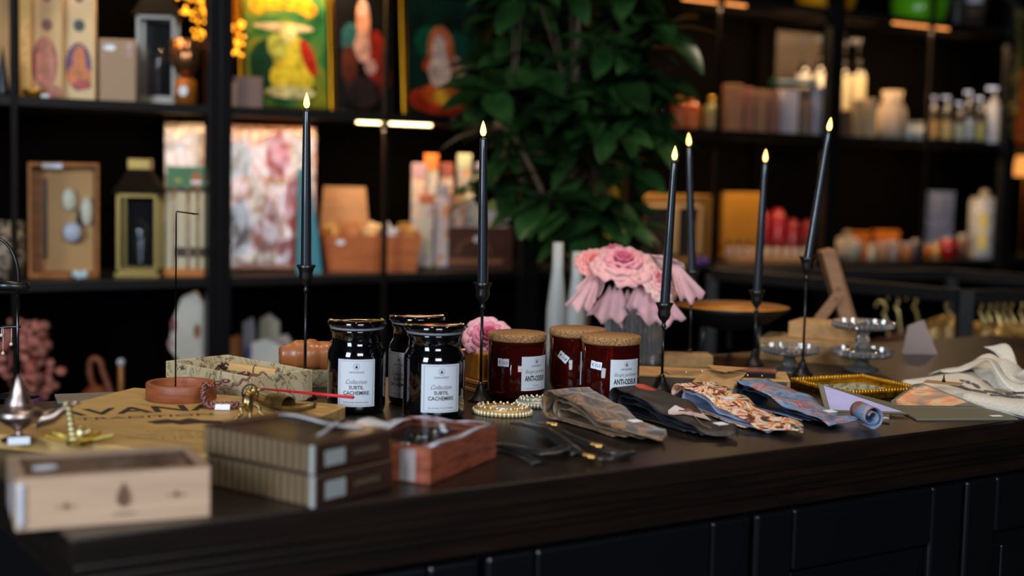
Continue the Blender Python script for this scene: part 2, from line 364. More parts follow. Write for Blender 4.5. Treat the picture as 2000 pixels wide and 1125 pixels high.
# ================================================================== cork lidded candles
redg = mat('#d43a2c', .04, trans=.96, ior=1.4); cork = pat((('#54361c', .32), ('#9c6f42', .5), ('#b98c5a', .7)), 420, rough=.85, bump=.4, detail=3)
rwax = mat('#c41a12', .5)
def cork_candle(x, yb, lab, la, stick, tilt):
    P = back(onz(x, yb), .04); t = thing('cork_lid_candle', lab, 'candle jar', P, face(P), 'red glass candles with cork lids'); R = .0445
    b = mb(redg); b.lathe([(0, 0), (R * .78, 0), (R * .92, .004), (R * .99, .014), (R, .03), (R, .088), (R - .002, .088), (R - .002, .016), (R * .8, .008), (0, .007)], 64); b.build('glass_tumbler', t)
    b = mb(rwax); b.lathe([(0, .0085), (R * .78, .0085), (R - .004, .018), (R - .0026, .06), (0, .06)], 48); b.build('wax_fill', t)
    b = mb(cork); b.lathe([(0, .086), (R - .003, .086), (R - .003, .0885), (R + .0002, .0887), (R + .0012, .091), (R + .0012, .098), (R - .0002, .1), (0, .1)], 64); b.build('cork_lid', t)
    b = mb(LABEL); RR = R + .0004; R2 = RR + .0003; a0 = radians(la); ha = .0255 / R; patch(b, RR, a0, ha, .016, .068); lb_ = b.build('label', t); b = mb(INK)
    T = lambda s, wd, ht, z, bo=0, sh=0: text(b, s, wd, ht, wrapfn(R2, a0, z), bo, sh)
    f = wrapfn(R2, a0, .0605); n = 20
    ring = [f(.0038 * cos(2 * pi * i / n), .0038 * sin(2 * pi * i / n)) for i in range(n)] + [f(.0034 * cos(2 * pi * i / n), .0034 * sin(2 * pi * i / n)) for i in range(n)]
    b.add(ring, [(i, (i + 1) % n, n + (i + 1) % n, n + i) for i in range(n)]); b.add([f(-.0019, -.0019), f(.0019, -.0019), f(0, .0026)], [(0, 1, 2)])
    T('LAGUIOLE', .019, .003, .0535, .004)
    b.use(mat('#6d6d70', .6)); T('Bougie parfumée', .040, .0075, .0445, -.002, .5)
    b.use(INK); T('ANTI-ODEUR', .041, .0085, .0345, .03)
    b.use(mat('#77777a', .6)); T('TABAC', .014, .0022, .0235); T('BOUGIE PARFUMÉE', .034, .0020, .0195)
    b.build('lettering', lb_)
    b = mb(STICK); sa, sz = radians(stick), .058; w = .0095; h = .006; f = wrapfn(RR, sa, sz); ct, st = cos(tilt), sin(tilt)
    g = lambda u, v: f(u * ct - v * st, u * st + v * ct)
    g2 = lambda u, v: wrapfn(R2, sa, sz)(u * ct - v * st, u * st + v * ct)
    pts = [(-w, -h), (-.0015, -h), (0, -h + .001), (.0015, -h), (w, -h), (w, h), (.0015, h), (0, h - .001), (-.0015, h), (-w, h)]
    b.add([g(*p) for p in pts], [(0, 1, 8, 9), (1, 2, 7, 8), (2, 3, 6, 7), (3, 4, 5, 6)])
    ps = b.build('price_sticker', t); b = mb(mat('#5b6c9a', .6)); text(b, '€ 32,5', .0145, .0055, g2, .01); b.build('lettering', ps)
cork_candle(1007, 783, 'dark red glass candle with cork lid, beside the rose on its golden pot', 43, -27, 0)
cork_candle(1125, 770, 'dark red glass candle with cork lid, at the back with tilted price sticker', 40, -29, radians(-35))
cork_candle(1190, 789, 'bright red glass candle with cork lid, frontmost with full label visible', 33, -29, radians(-7))

# ================================================================== gift boxes at the near left
def gift(P, yaw, w, d, h, z0, name, lab, cat, side_m, top_m, inner_m, rim, grp=None, win=True):
    t = thing(name, lab, cat, (P.x, P.y, z0), yaw, grp)
    b = mb(side_m); b.box(0, w, 0, d, 0, h * .55) if False else None
    th = .004
    b.box(0, w, 0, th, 0, h); b.box(0, w, d - th, d, 0, h); b.box(0, th, th, d - th, 0, h); b.box(w - th, w, th, d - th, 0, h); b.box(th, w - th, th, d - th, 0, .003); b.build('box_body', t, .0015)
    b = mb(top_m); r = rim
    b.box(0, w, 0, r, h, h + .0015); b.box(0, w, d - r, d, h, h + .0015); b.box(0, r, r, d - r, h, h + .0015); b.box(w - r, w, r, d - r, h, h + .0015); b.build('lid_frame', t)
    b = mb(inner_m); b.box(th, w - th, th, d - th, .006, h - .004); b.build('contents', t)
    b = mb(WRAP); b.box(-.0012, w + .0012, -.0012, d + .0012, h + .0018, h + .0022)
    b.build('clear_film', t); return t
# pale wooden gift box
P = onz(30, 1040); PB = P; pale = wood('#c9a88a', '#b8957a', 8, (1, 10, 10), .5)
t = gift(P, radians(24), .182, .112, .049, .9, 'wooden_gift_box', 'pale wooden gift box with glazed top and crest, at the near left corner', 'gift box', pale, pale, pat((('#2a1c16', .3), ('#6d5040', .5), ('#1a1210', .6), ('#8a7360', .75)), 40, rough=.4), .010)
b = mb(mat('#6b4a34', .7)); y = -.0016
b.ell(.098, .026, .0062, .0085, y); b.slab([(.0935, .034), (.1025, .034), (.0995, .038), (.098, .042), (.0965, .038)], y - .0006, y); b.box(.088, .108, y - .0006, y, .0105, .0115)
b.ell(.045, .022, .0022, .003, y); b.box(.035, .041, y - .0005, y, .0215, .0222); b.box(.049, .055, y - .0005, y, .0215, .0222)
b.ell(.148, .026, .0022, .003, y); b.box(.138, .144, y - .0005, y, .0255, .0262); b.box(.152, .158, y - .0005, y, .0255, .0262)
b.build('printed_crest', t)
b = mb(mat('#cfd6e0', .3)); b.ell(0, 0, .012, .009, 0, .0006); o = b.build('round_sticker', t); o.rotation_euler = (radians(-90), 0, 0); o.location = (.03, .035, .0524)
b = mb(WRAP); b.box(-.0015, -.0011, -.001, .112, 0, .05); b.build('side_film', t); b = mb(WRAP); b.box(.183, .1836, -.001, .113, 0, .05); b.build('side_film', t)
FOLD_GLINT = mat('#c3c8d4', .3, coat=.6)  # pale colour of strips that imitate white highlights along folded film edges
b = mb(FOLD_GLINT); b.ribbon([[(.002 + .006 * v, -.002, .004 + .042 * i / 8) for v in (0, .5, 1)] for i in range(9)], .0005); b.ribbon([[(-.0022, .01 + .03 * v, .012 + .03 * i / 6) for v in (0, .5, 1)] for i in range(7)], .0005); b.build('crease_glint', t)
# two plaid boxes
plaid = pat((('#3c2c1e', .0), ('#705a3e', .35), ('#3f3022', .5), ('#7d6648', .8)), 30, 'wave', .55, dist=.8, detail=2)
brown = mat('#3a241c', .45)
P = onz(612, 992); ya = radians(-36)
d1 = Vector((cos(ya), sin(ya), 0)); n1 = Vector((-sin(ya), cos(ya), 0))
cont = pat((('#201410', .3), ('#55392c', .6), ('#120c0a', .8)), 30, rough=.35)
for k, (w, d, h, z0, dx, lab) in enumerate([(.162, .122, .0315, .9, 0, 'brown plaid gift box at the bottom of the stack of two'), (.165, .120, .0290, .9335, .0, 'brown plaid gift box on top of the stack of two, with a clear window')]):
    Q = P - d1 * w + n1 * (.0 if k == 0 else .003) - d1 * (.004 * k)
    t = gift(Q, ya, w, d, h, z0, 'plaid_gift_box', lab, 'gift box', plaid, brown, cont, .018, 'stack of plaid gift boxes')
    b = mb(brown); b.box(w + .0006, w + .0012, .001, d - .001, .001, h - .001); b.build('end_panel', t)
    b = mb(mat('#9fa5a3', .6)); b.box(w + .0014, w + .0018, .016, .046, .006, h - .007); b.use(mat('#8f9593', .6))
    for i in range(9): b.box(w + .0018, w + .0020, .018 + .003 * i, .0192 + .003 * i, .008, h - .009)
    b.build('end_label', t)
    b = mb(mat('#7f7358', .6)); text(b, 'LAGUIOLE', .040, .006, lambda u, v: (w + .0015, .080 + u, h / 2 + v)); b.build('end_lettering', t)
    b = mb(mat('#a7a5a0', .4)); b.box(w - .004, w + .0015, -.0014, .0015, 0, h + .001); b.build('taped_corner', t)
    if k == 1:
        b = mb(FOLD_GLINT); zf = h + .0028
        b.ribbon([[(.018 + .125 * i / 8 + .004 * v, .098 - .012 * v, zf + .0015 * sin(i * .9)) for v in (-.45, 0, .45)] for i in range(9)], .0005)
        b.ribbon([[(.100 + .040 * i / 8, .105 - .070 * i / 8 + .004 * v, zf + .001) for v in (-1, 0, 1)] for i in range(9)], .0005); b.build('crease_glint', t)
# copper box
P = onz(839, 948); ya = radians(65.3); copper = pat((('#6a3020', .3), ('#a2563c', .55), ('#7a3a28', .72)), 18, stretch=(1, 1, 5), rough=.35, coat=.5)
# local x runs along the long right side; the short end faces the camera
Q = P
t = thing('copper_gift_box', 'copper-coloured gift box with clear window, right of the plaid boxes', 'gift box', Q, ya, None)
w, d, h = .172, .120, .0385
b = mb(copper); th = .004; b.box(0, w, 0, th, 0, h); b.box(0, w, d - th, d, 0, h); b.box(0, th, th, d - th, 0, h); b.box(w - th, w, th, d - th, 0, h); b.box(th, w - th, th, d - th, 0, .004); b.build('box_body', t, .0015)
b = mb(copper); r = .02; b.box(0, w, 0, r, h, h + .0015); b.box(0, w, d - .012, d, h, h + .0015); b.box(0, r * .7, r, d - .012, h, h + .0015); b.box(w - r * .7, w, r, d - .012, h, h + .0015); b.build('lid_frame', t)
b = mb(mat('#3a211a', .5)); b.box(.005, w - .005, .005, d - .005, .005, .029); b.build('insert_tray', t)
b = mb(mat('#b8b4b4', .12, 1))
for i in range(3): b.at((.05 + .04 * i, .058, .0345), sc=(1.15, 1.15, .4)).lathe([(0, -.008), (.008, -.008), (.013, 0), (.0135, .004), (.0125, .004), (.008, -.005), (0, -.005)], 24)
b.at((.075, .09, .032)).box(-.05, .05, -.003, .003, 0, .003); b.at(); b.build('metal_cups', t)
b = mb(FOLD_GLINT)
for x0, y0, x1, y1, wd in ((.006, .004, .168, .006, .003), (.165, .01, .162, .11, .005), (.02, .10, .15, .112, .008), (.09, .03, .14, .06, .004)):
    b.ribbon([[(x0 + (x1 - x0) * i / 8, y0 + (y1 - y0) * i / 8 + wd * v, h + .0035 + .0015 * sin(i * 1.3)) for v in (-1, 0, 1)] for i in range(9)], .0005)
b.build('crease_glint', t)
b = mb(WRAP); b.box(.012, w - .012, .016, d - .01, h + .0016, h + .0019); b.build('clear_film', t)
b = mb(mat('#9a8d8c', .5)); b.box(-.0006, -.0001, .018, .038, .002, h - .001); b.build('end_label', t)
b = mb(mat('#d8d4d8', .25)); b.ribbon([[(.01 + .1 * i / 8, d - .012 + .014 * j / 3, h + .003 + .012 * sin(pi * i / 8) * (j / 3)) for j in range(4)] for i in range(9)], .0008); b.build('loose_wrapper', t)
PLAIDTOP = .9645
b = mb(mat('#c9c9d2', .3, coat=.5))
b.ribbon([[(-.05 + .1 * i / 10, -.008 + .016 * j / 4, .003 + .010 * (i / 10) ** 2 + .002 * cos(j * 1.5)) for j in range(5)] for i in range(11)], .0007)
P = onz(690, 822, .95); solo(b, 'clear_film_scrap', 'curled clear film edge rising between the plaid boxes and the copper box', 'wrapping', (P.x - .0, P.y + .02, .9), radians(50))

# ================================================================== wooden HAVANA board
P = Vector((-.221, 1.899, .9)); yb_ = radians(-17.5)
e1 = Vector((cos(yb_), sin(yb_), 0)); e2 = Vector((sin(yb_), -cos(yb_), 0))
bw, bl = .345, .37; O = P - e1 * bw
board_m = pat((('#a07a42', .25), ('#c19a5c', .5), ('#8f6a36', .8)), 5, stretch=(1.5, 12, 3), rough=.45, detail=6, dist=.8)
t = thing('havana_board', 'thick golden wooden board stamped with HAVANA lettering', 'board', O, yb_)
b = mb(board_m); rr = .02; poly = [(0, 0), (bw - rr, 0)]
for i in range(1, 7): a = pi / 2 - i * pi / 12; poly.append((bw - rr + rr * cos(a), -rr + rr * sin(a)))
poly += [(bw, -bl), (0, -bl)]; poly.reverse(); b.prism(poly, 0, .018); b.build('plank', t, .002)
b = mb(mat('#2a1a0e', .7)); lf = lambda cx, cy, rot: (lambda u, v: (cx + u * cos(rot) - v * sin(rot), cy + u * sin(rot) + v * cos(rot), .0183))
text(b, 'HAVANA', .27, .048, lf(.092, -.172, radians(40)), .02)
text(b, 'TRADITION', .17, .014, lf(.145, -.196, radians(38)), 0)
tl = [(0, 0), (.02, .008), (.035, .004), (.045, .012), (.06, .005), (.085, .003), (.085, -.003), (.055, -.006), (.04, -.010), (.03, -.005), (.012, -.008)]
R_ = Matrix.Rotation(radians(24), 4, 'Z'); b.M = Matrix.Translation((.165, -.225, 0)) @ R_ @ Matrix.Diagonal((1.1, 2.0, 1, 1)); b.prism(tl, .0181, .0185); b.M = Matrix.Identity(4)
for k in range(3):
    text(b, ['HECHO A MANO', 'FABRICA DE TABACOS', 'CALIDAD'][k], .12, .006, lf(.255, -.255 - .022 * k, radians(26)))
b.build('printed_lettering', t)

# grey sheet showing behind the board
b = mb(mat('#6f6558', .6)); b.box(0, .16, 0, .06, 0, .004); solo(b, 'grey_card', 'thin grey card lying behind the board at the rear edge', 'card', onz(112, 788), radians(22))

# wooden ring incense holder on board
BT = .9181; P = back(onz(354, 789, BT), .046); ringwood = pat((('#7a3e20', .3), ('#9c5631', .7)), 30, stretch=(1, 1, 8), rough=.5)
t = thing('wooden_ring_dish', 'round reddish wooden ring dish with a thin bent metal rod', 'incense holder', P, face(P))
b = mb(ringwood); R = .0485; b.lathe([(0, 0), (R - .001, 0), (R, .001), (R, .022), (R - .001, .0232), (R - .006, .0232), (R - .007, .022), (R - .0075, .005), (0, .005)], 64); b.build('ring_body', t)
b = mb(mat('#2e1c16', .35, 1)); q = atY(340, 413, P.y + .02); hz = q.z - P.z
k = [(-.008, .025, .004), (-.008, .025, hz - .004), (-.0075, .025, hz), (.006, .022, hz - .0015), (.018, .02, hz - .003)]
b.tube(k, .0011, 8); b.tube([(.018 + .004 * cos(a * .6), .02 + .004 * sin(a * .6), hz - .003) for a in range(11)], .0010, 6); b.build('bent_rod', t)
# ------------------------------------------------------------------ open map-paper box
paper = pat((('#cdbc98', .0), ('#b8a27a', .485), ('#2c2018', .5), ('#bca880', .525), ('#d8caa8', 1)), 26, rough=.7, detail=8, dist=2.0)
L0 = onz(327, 706, .945) + N * .008; F0 = onz(493, 738, .945) + N * .008; w = (F0 - L0).length; ya = atan2(F0.y - L0.y, F0.x - L0.x); dd = .115
t = thing('paper_covered_box', 'open shallow box covered in printed map paper, behind the board', 'box', (L0.x, L0.y, .9), ya)
b = mb(paper); th = .004; h = .045
b.box(0, w, 0, th, 0, h); b.box(0, w, dd - th, dd, 0, h); b.box(0, th, th, dd - th, 0, h); b.box(w - th, w, th, dd - th, 0, h); b.box(th, w - th, th, dd - th, 0, .004); b.build('box_body', t, .001)
b = mb(mat('#3a1d14', .6)); random.seed(3)
for i in range(26):
    x, y = random.uniform(.015, w * .7), random.uniform(.015, dd - .02); z = random.uniform(.012, .03); a = random.uniform(0, pi); l = random.uniform(.01, .03)
    b.tube([(x, y, z), (x + l * .5 * cos(a), y + .3 * l * sin(a), z + .008), (max(.01, min(w - .01, x + l * cos(a))), min(dd - .01, max(.01, y + l * sin(a))), z + .002)], .0016, 6)
BX = Matrix.Translation((L0.x, L0.y, .9)) @ Matrix.Rotation(ya, 4, 'Z')
solo(b, 'twig_necklace', 'tangle of dark red-brown twig jewellery inside the paper-covered box', 'necklace', (L0.x, L0.y, .9), ya)
b = mb(wood('#d7ab6c', '#c29252', 12)); b.box(0, .075, 0, .011, 0, .011); b.use(mat('#b9b5b0', .3, 1)); b.box(.075, .084, .002, .009, .002, .008); b.use(BLACK); b.tube([(.04 + .0002, -.0012 + .0062 + .0072 * cos(a), .0055 + .0072 * sin(a)) for a in [i * pi / 8 for i in range(16)]], .0006, 6, True)
q = BX @ Vector((.075, .062, .034)); o = solo(b, 'wooden_tool', 'pale wooden handled tool lying across the paper-covered box', 'tool', q, radians(-12)); o.rotation_euler = (0, radians(5), radians(-12))
leather = pat((('#8a4a22', .3), ('#b56c38', .7)), 14, rough=.42, coat=.2, bump=.3)
b = mb(leather); rows = []
for i in range(25):
    u = i / 24; rr_ = .0225 * (sin(pi * min(.985, max(.015, u))) ** .22) * (1 + .06 * sin(u * 27 + 1) + .03 * sin(u * 61)); rows.append([(u * .105, .0 + rr_ * cos(a) * .9, .023 + rr_ * sin(a) * (1 + .08 * sin(3 * a + u * 9))) for a in [k * 2 * pi / 20 for k in range(21)]])
b.ribbon(rows, .0008); q = BX @ Vector((w + .001, .075, 0))
t = thing('leather_pouch', 'crumpled tan leather pouch behind the left candle holder', 'pouch', onz(545, 752), radians(14))
t.location.z = .925; b.build('pouch_body', t)
b = mb(leather); b.tube([(.08, 0, .044), (.10, .0, .052), (.12, .004, .05), (.128, .006, .03)], .0012, 6); b.build('drawstring', t)
b = mb(paper); b.box(0, .11, 0, .055, 0, .025); solo(b, 'paper_packet', 'small map-paper packet under the tan leather pouch', 'packet', (t.location.x - .004, t.location.y - .028, .9), radians(14))

# ------------------------------------------------------------------ trinkets on the board
P = onz(440, 800, BT); Y = P.y
pts = []
for (px, py, dy) in [(402, 752, .03), (398, 765, .02), (399, 778, .01), (406, 792, .0), (420, 800, -.002), (436, 803, -.002), (452, 802, 0), (466, 799, .004)]:
    q = atY(px, py, Y + dy); q.z = max(q.z, BT + .005); pts.append(q)
def smooth_pts(p, n=6):
    out = []
    for i in range(len(p) - 1):
        a, b_, c, d = p[max(0, i - 1)], p[i], p[i + 1], p[min(len(p) - 1, i + 2)]
        for k in range(n):
            s = k / n; out.append(.5 * ((2 * b_) + (c - a) * s + (2 * a - 5 * b_ + 4 * c - d) * s * s + (3 * b_ - a - 3 * c + d) * s ** 3))
    out.append(p[-1]); return out
pearl = mat('#7a4a44', .22, .6, coat=.5)
t = thing('beaded_bracelet', 'twisted bronze-pink beaded bracelet curling up on the board', 'bracelet', (pts[3].x, pts[3].y, BT))
b = mb(pearl); sp = smooth_pts(pts, 7)
for i, q in enumerate(sp):
    for s_ in (0, pi): b.sph(q - t.location + Vector((.0028 * cos(i * .7 + s_), 0, .0028 * sin(i * .7 + s_) + .001)), .0029, 8)
b.build('beads', t)
up = [atY(px, py, Y + .03) for px, py in [(402, 752), (420, 753), (440, 758), (458, 752), (478, 742), (498, 732), (520, 729)]]
b = mb(pearl); sp = smooth_pts([u.copy() for u in up], 7)
for i, q in enumerate(sp): b.sph(q - t.location + Vector((0, .002 * cos(i), .002 * sin(i))), .0026 * (1 - .4 * i / len(sp)), 8)
for (px, py, l) in ((425, 748, -.3), (441, 744, .2), (480, 729, .5)): b.sph(atY(px, py, Y + .03) - t.location, .004, 8, (1.6, 1, .8))
b.build('bead_strand', t)
b = mb(STICK); b.box(-.010, .010, -.0006, 0, 0, .008); o = b.build('price_tag', t); o.location = Vector(atY(434, 802, Y - .008)) - t.location; o.rotation_euler = (radians(-30), 0, 0); o.location.z += .001
oldgold = mat('#a08a5c', .3, 1)
P = onz(487, 815, BT)
t = thing('brass_figurine', 'small brass frog-like figurine with splayed legs on the board', 'figurine', P, face(P) + .3)
b = mb(oldgold); b.at(rx=radians(-20)).sph((0, 0, .02), .008, 14, (1, .8, 1.7)); b.at(); b.sph((.004, -.005, .036), .0055, 12); b.sph((.011, -.008, .037), .003, 8, (2, .8, .7)); b.build('body', t)
for sx, pth in ((0, [(-.004, 0, .018), (-.013, -.004, .014), (-.012, -.006, .006), (-.021, -.009, .0014)]), (1, [(.004, 0, .018), (.012, -.002, .013), (.013, -.006, .006), (.022, -.009, .0014)]), (2, [(0, -.003, .02), (-.002, -.01, .01), (-.004, -.013, .0014)]), (3, [(0, .004, .018), (.006, .010, .008), (.004, .013, .0014)])):
    b = mb(oldgold); b.tube(smooth_pts([Vector(p) for p in pth], 4), .0022, 8); b.sph(pth[-1], .003, 8, (1.4, 1, .5)); b.build('leg', t)
P2 = onz(483, 803, BT)
t = thing('round_pendant', 'round openwork metal pendant standing behind the brass figurine', 'pendant', P2 + Vector((0, .02, 0)), face(P2))
zc = atY(483, 768, P2.y + .02).z - BT; r_ = .0105
b = mb(mat('#4a3426', .35, 1)); b.tube([(r_ * cos(a), 0, zc + 1.15 * r_ * sin(a)) for a in [i * pi / 12 for i in range(24)]], .0013, 8, True)
b.tube([(0, 0, zc - r_ * 1.15), (0, 0, 0)], .0016, 8); b.build('ring', t)
b = mb(GOLD)
for i in range(10): a = random.uniform(0, 2 * pi); rr_ = random.uniform(0, .007); b.sph((rr_ * cos(a), -.001, zc + rr_ * sin(a)), .0022, 8)
b.build('gold_beads', t)
A = atY(487, 757, 1.975); B_ = atY(690, 776, 1.86)
b = mb(mat('#c5192a', .45)); dlt = B_ - A; b.tube([Vector((0, 0, 0)), dlt * .5, dlt], [.0011, .0019, .0024], 10)
solo(b, 'red_stick', 'thin red lacquered stick pointing across the label of the left black jar', 'stick', A)
P = onz(548, 803, BT)
bronze = pat((('#5c4626', .3), ('#8f7242', .7)), 60, rough=.38, metal=.8)
t = thing('bronze_boat', 'small bronze sampan boat with an arched hood on the board', 'ornament', P + Vector((0, .012, 0)), radians(-38))
b = mb(bronze); rows = []
for i in range(21):
    u = i / 20 * 2 - 1; hw = .016 * (1 - abs(u) ** 2.2) ** .8 + .0015; zz = .004 + .010 * abs(u) ** 2.4
    rows.append([(u * .064, hw * s_, zz - (.0035 if abs(s_) < 1 else 0) + .004 * abs(s_)) for s_ in (-1, -.7, -.35, 0, .35, .7, 1)])
b.ribbon(rows, .0018); b.build('hull', t)
b = mb(bronze); rows = []
for i in range(15):
    u = -.022 + .034 * i / 14; rad = .0135 + .0004 * (i % 2); rows.append([(u, rad * cos(a), .005 + rad * 1.05 * sin(a)) for a in [k * pi / 14 for k in range(15)]])
b.ribbon(rows, .001, False); b.build('arched_hood', t)

# ------------------------------------------------------------------ oil lamp, flower figure, jewellery stand at the left
P = onz(37, 861, .9181); tar = pat((('#8a7872', .3), ('#c9b4ac', .6), ('#7a6258', .8)), 40, rough=.36, metal=1)
t = thing('oil_lamp', 'tarnished silver oil lamp with long spout and spire at the left edge', 'oil lamp', P, face(P)); pz = lambda y: zat(y, P) - P.z
zb, zm, zt, zs = pz(838), pz(797), pz(800), pz(742)
b = mb(tar); b.lathe([(0, 0), (.020, 0), (.021, .002), (.016, .004), (.006, .006), (.0035, .010), (.0035, zb - .002), (.006, zb), (.016, zb + .006), (.026, zb + .013), (.0285, zt - .003), (.022, zt + .001), (.015, zt + .003), (0, zt + .003)], 40); b.build('bowl', t)
b = mb(tar); b.tube(smooth_pts([Vector((.018, 0, zb + .010)), Vector((.036, 0, zb + .013)), Vector((.048, 0, zb + .021)), Vector((.060, 0, zb + .0275))], 5), [.011 * (1 - .045 * i) for i in range(16)], 14); b.sph((.061, 0, zb + .0285), .0055, 12, (1.6, 1, .5)); b.build('spout', t)
b = mb(tar); b.lathe([(0, zt + .003), (.016, zt + .003), (.0145, zt + .009), (.0105, zt + .016), (.008, zt + .024), (.004, zs + .0), (.0012, zs + .006), (0, zs + .007)], 24); b.build('spire_lid', t)
b = mb(tar); b.tube([(-.026 - .012 * sin(a) , 0, zt - .008 - .010 * cos(a)) for a in [i * pi / 10 for i in range(11)]], .0018, 8); b.build('handle', t)
b = mb(STICK); b.box(-.012, .012, -.022, -.0215, .0, .0085); o = b.build('price_tag', t)
P = onz(32, 770, .9); P = Vector((P.x, 2.0, .9))
P.x = atY(35, 770, 2.0).x
t = thing('jewellery_stand', 'thin black jewellery stand with cross bars and a curved top, left edge', 'jewellery stand', P, 0)
zz = lambda y: zat(y, P) - .9
b = mb(IRON); b.lathe([(0, 0), (.03, 0), (.03, .003), (.006, .006), (0, .006)], 24); b.build('base', t)
b = mb(mat('#4a4c50', .25, 1)); b.cyl(.0021, .004, zz(555), 12); b.build('pole', t)
b = mb(IRON); b.tube([(-.05, 0, zz(561) + .002), (.016, 0, zz(561) + .001)], .0075, 10); b.build('upper_bar', t)
b = mb(IRON); b.tube(smooth_pts([Vector((-.05, 0, zz(647))), Vector((-.02, 0, zz(640))), Vector((.004, 0, zz(638)))], 4), .0022, 8); b.build('lower_bar', t)
b = mb(IRON); b.tube(smooth_pts([Vector((.002, 0, zz(556))), Vector((0, 0, zz(520))), Vector((-.010, 0, zz(485))), Vector((-.027, 0, zz(466))), Vector((-.05, 0, zz(463)))], 5), .0025, 8); b.build('curved_arm', t)
b = mb(mat('#cfc6b8', .3))
for i, (dx, y) in enumerate([(-.022, 655), (-.008, 672), (-.03, 700), (-.02, 690)]): b.sph((dx, -.004, zz(y)), .0028, 8); b.tube([(dx, -.002, zz(641)), (dx, -.004, zz(y))], .0005, 6)
b.build('hanging_earrings', t)
P = onz(150, 868, BT); pg = mat('#c9b98a', .32, .8)
t = thing('lotus_figurine', 'pale gold figure of stacked beads on a yellow lotus dish, near the oil lamp', 'figurine', P, face(P))
b = mb(pg); z1 = zat(785, P) - BT
for i in range(8):
    z = .006 + (z1 - .008) * i / 7; b.sph((-.004 - .0008 * i, 0, z), .0058 - .0003 * i, 10, (1, 1, .9))
b.sph((-.012, -.003, z1 - .002), .0035, 8); b.sph((.004, -.004, .012), .006, 10, (1, 1, 1.6)); b.tube([(.002, 0, .016), (.010, -.004, .014), (.016, -.006, .018)], .0028, 8); b.build('figure', t)
yl = mat('#c99a1e', .35, .5)
for k, (a, s_) in enumerate([(-.2, 1.2), (.5, .9), (2.6, .9), (3.3, 1), (4.2, .8), (5.3, .9)]):
    b = mb(yl if k % 2 else mat('#d6c66a', .35, .3)); rows = [[(.035 * s_ * u * cos(a) + v * .010 * sin(pi * min(1, u + .12)) * -sin(a), .035 * s_ * u * sin(a) + v * .010 * sin(pi * min(1, u + .12)) * cos(a), .003 + .007 * u * u + .003 * abs(v)) for v in (-1, -.5, 0, .5, 1)] for u in [i / 8 for i in range(9)]]
    b.ribbon(rows, .0012); b.build('petal', t)
b = mb(mat('#8a6a1c', .35, .6)); b.cyl(.012, 0, .004, 20); b.build('base', t)

# ------------------------------------------------------------------ roses
def petals(b, R, cols, layers=5, seed=1, flatn=1.0, tip=.25):
    rnd = random.Random(seed)
    for L in range(layers):
        f = (L + 1) / layers; n = [3, 4, 5, 6, 7, 8, 9][min(6, L)]; b.use(cols[min(len(cols) - 1, int(f * len(cols) - .01))])
        for k in range(n):
            a0 = 2 * pi * k / n + L * .9 + rnd.uniform(-.2, .2); span = (2 * pi / n) * .78; rad = R * f; H = R * (.75 - .42 * f * flatn) * rnd.uniform(.92, 1.08); curl = tip * f * rnd.uniform(.7, 1.3)
            rows = []
            for i in range(8):
                v = i / 7; row = []
                for j in range(9):
                    u = j / 4 - 1; ww = (sin(pi * (.12 + .78 * v ** .8)) ** .5); rr = R * .10 + (rad - R * .10) * v ** .9 + R * .10 * curl * max(0, v - .7) * 4
                    a = a0 + u * span * ww; z = H * sin(min(1, v * 1.15) * pi / 2) - R * curl * max(0, v - .72) * (1.2 + .5 * abs(u)) + R * .035 * sin(u * 5 + k) * v
                    row.append((rr * cos(a), rr * sin(a), z))
                rows.append(row)
            b.ribbon(rows, R * .022)
pk = [mat('#c63d68', .55, sheen=.3), mat('#e07f9b', .55, sheen=.3), mat('#eba9b9', .55, sheen=.3)]
P = onz(950, 766); P.y += .035; P.z = .9
P.x = atY(948, 720, P.y).x
zt_ = zat(683, P) - .9
t = thing('golden_pot', 'small square golden-orange pot holding a pink rose, behind the cork candle', 'pot', P, radians(33))
b = mb(pat((('#a8661c', .3), ('#d08a30', .7)), 30, rough=.45, coat=.2)); b.cbox(.062, .062, zt_ - .018, .018); b.build('pot_body', t, .004)
b = mb(wood('#b98444', '#9c6a34')); b.cbox(.070, .070, .006); b.cbox(.066, .066, .005, .007); b.cbox(.070, .070, .006, .0125); b.build('slatted_base', t, .001)
def rose(P, R, tilt, rz, lab, cols, seed, layers=6, flatn=1.0, tip=.3):
    t = thing('silk_rose', lab, 'flower', P, 0, 'pink silk roses'); t.rotation_euler = (tilt[0], tilt[1], rz)
    b = MB(); petals(b, R, cols, layers, seed, flatn, tip); b.build('petals', t)
    b = mb(mat('#3f5a2c', .6)); b.tube([(0, 0, -R * .9), (0, 0, R * .1)], R * .06, 8); b.lathe([(0, -R * .1), (R * .25, 0), (R * .3, R * .12), (0, R * .1)], 12); b.build('stem', t)
rose(Vector((P.x + .002, P.y, P.z + zt_ + .014)), .040, (radians(48), 0), .1, 'single pink rose on the golden pot behind the cork-lidded candle', pk, 4)

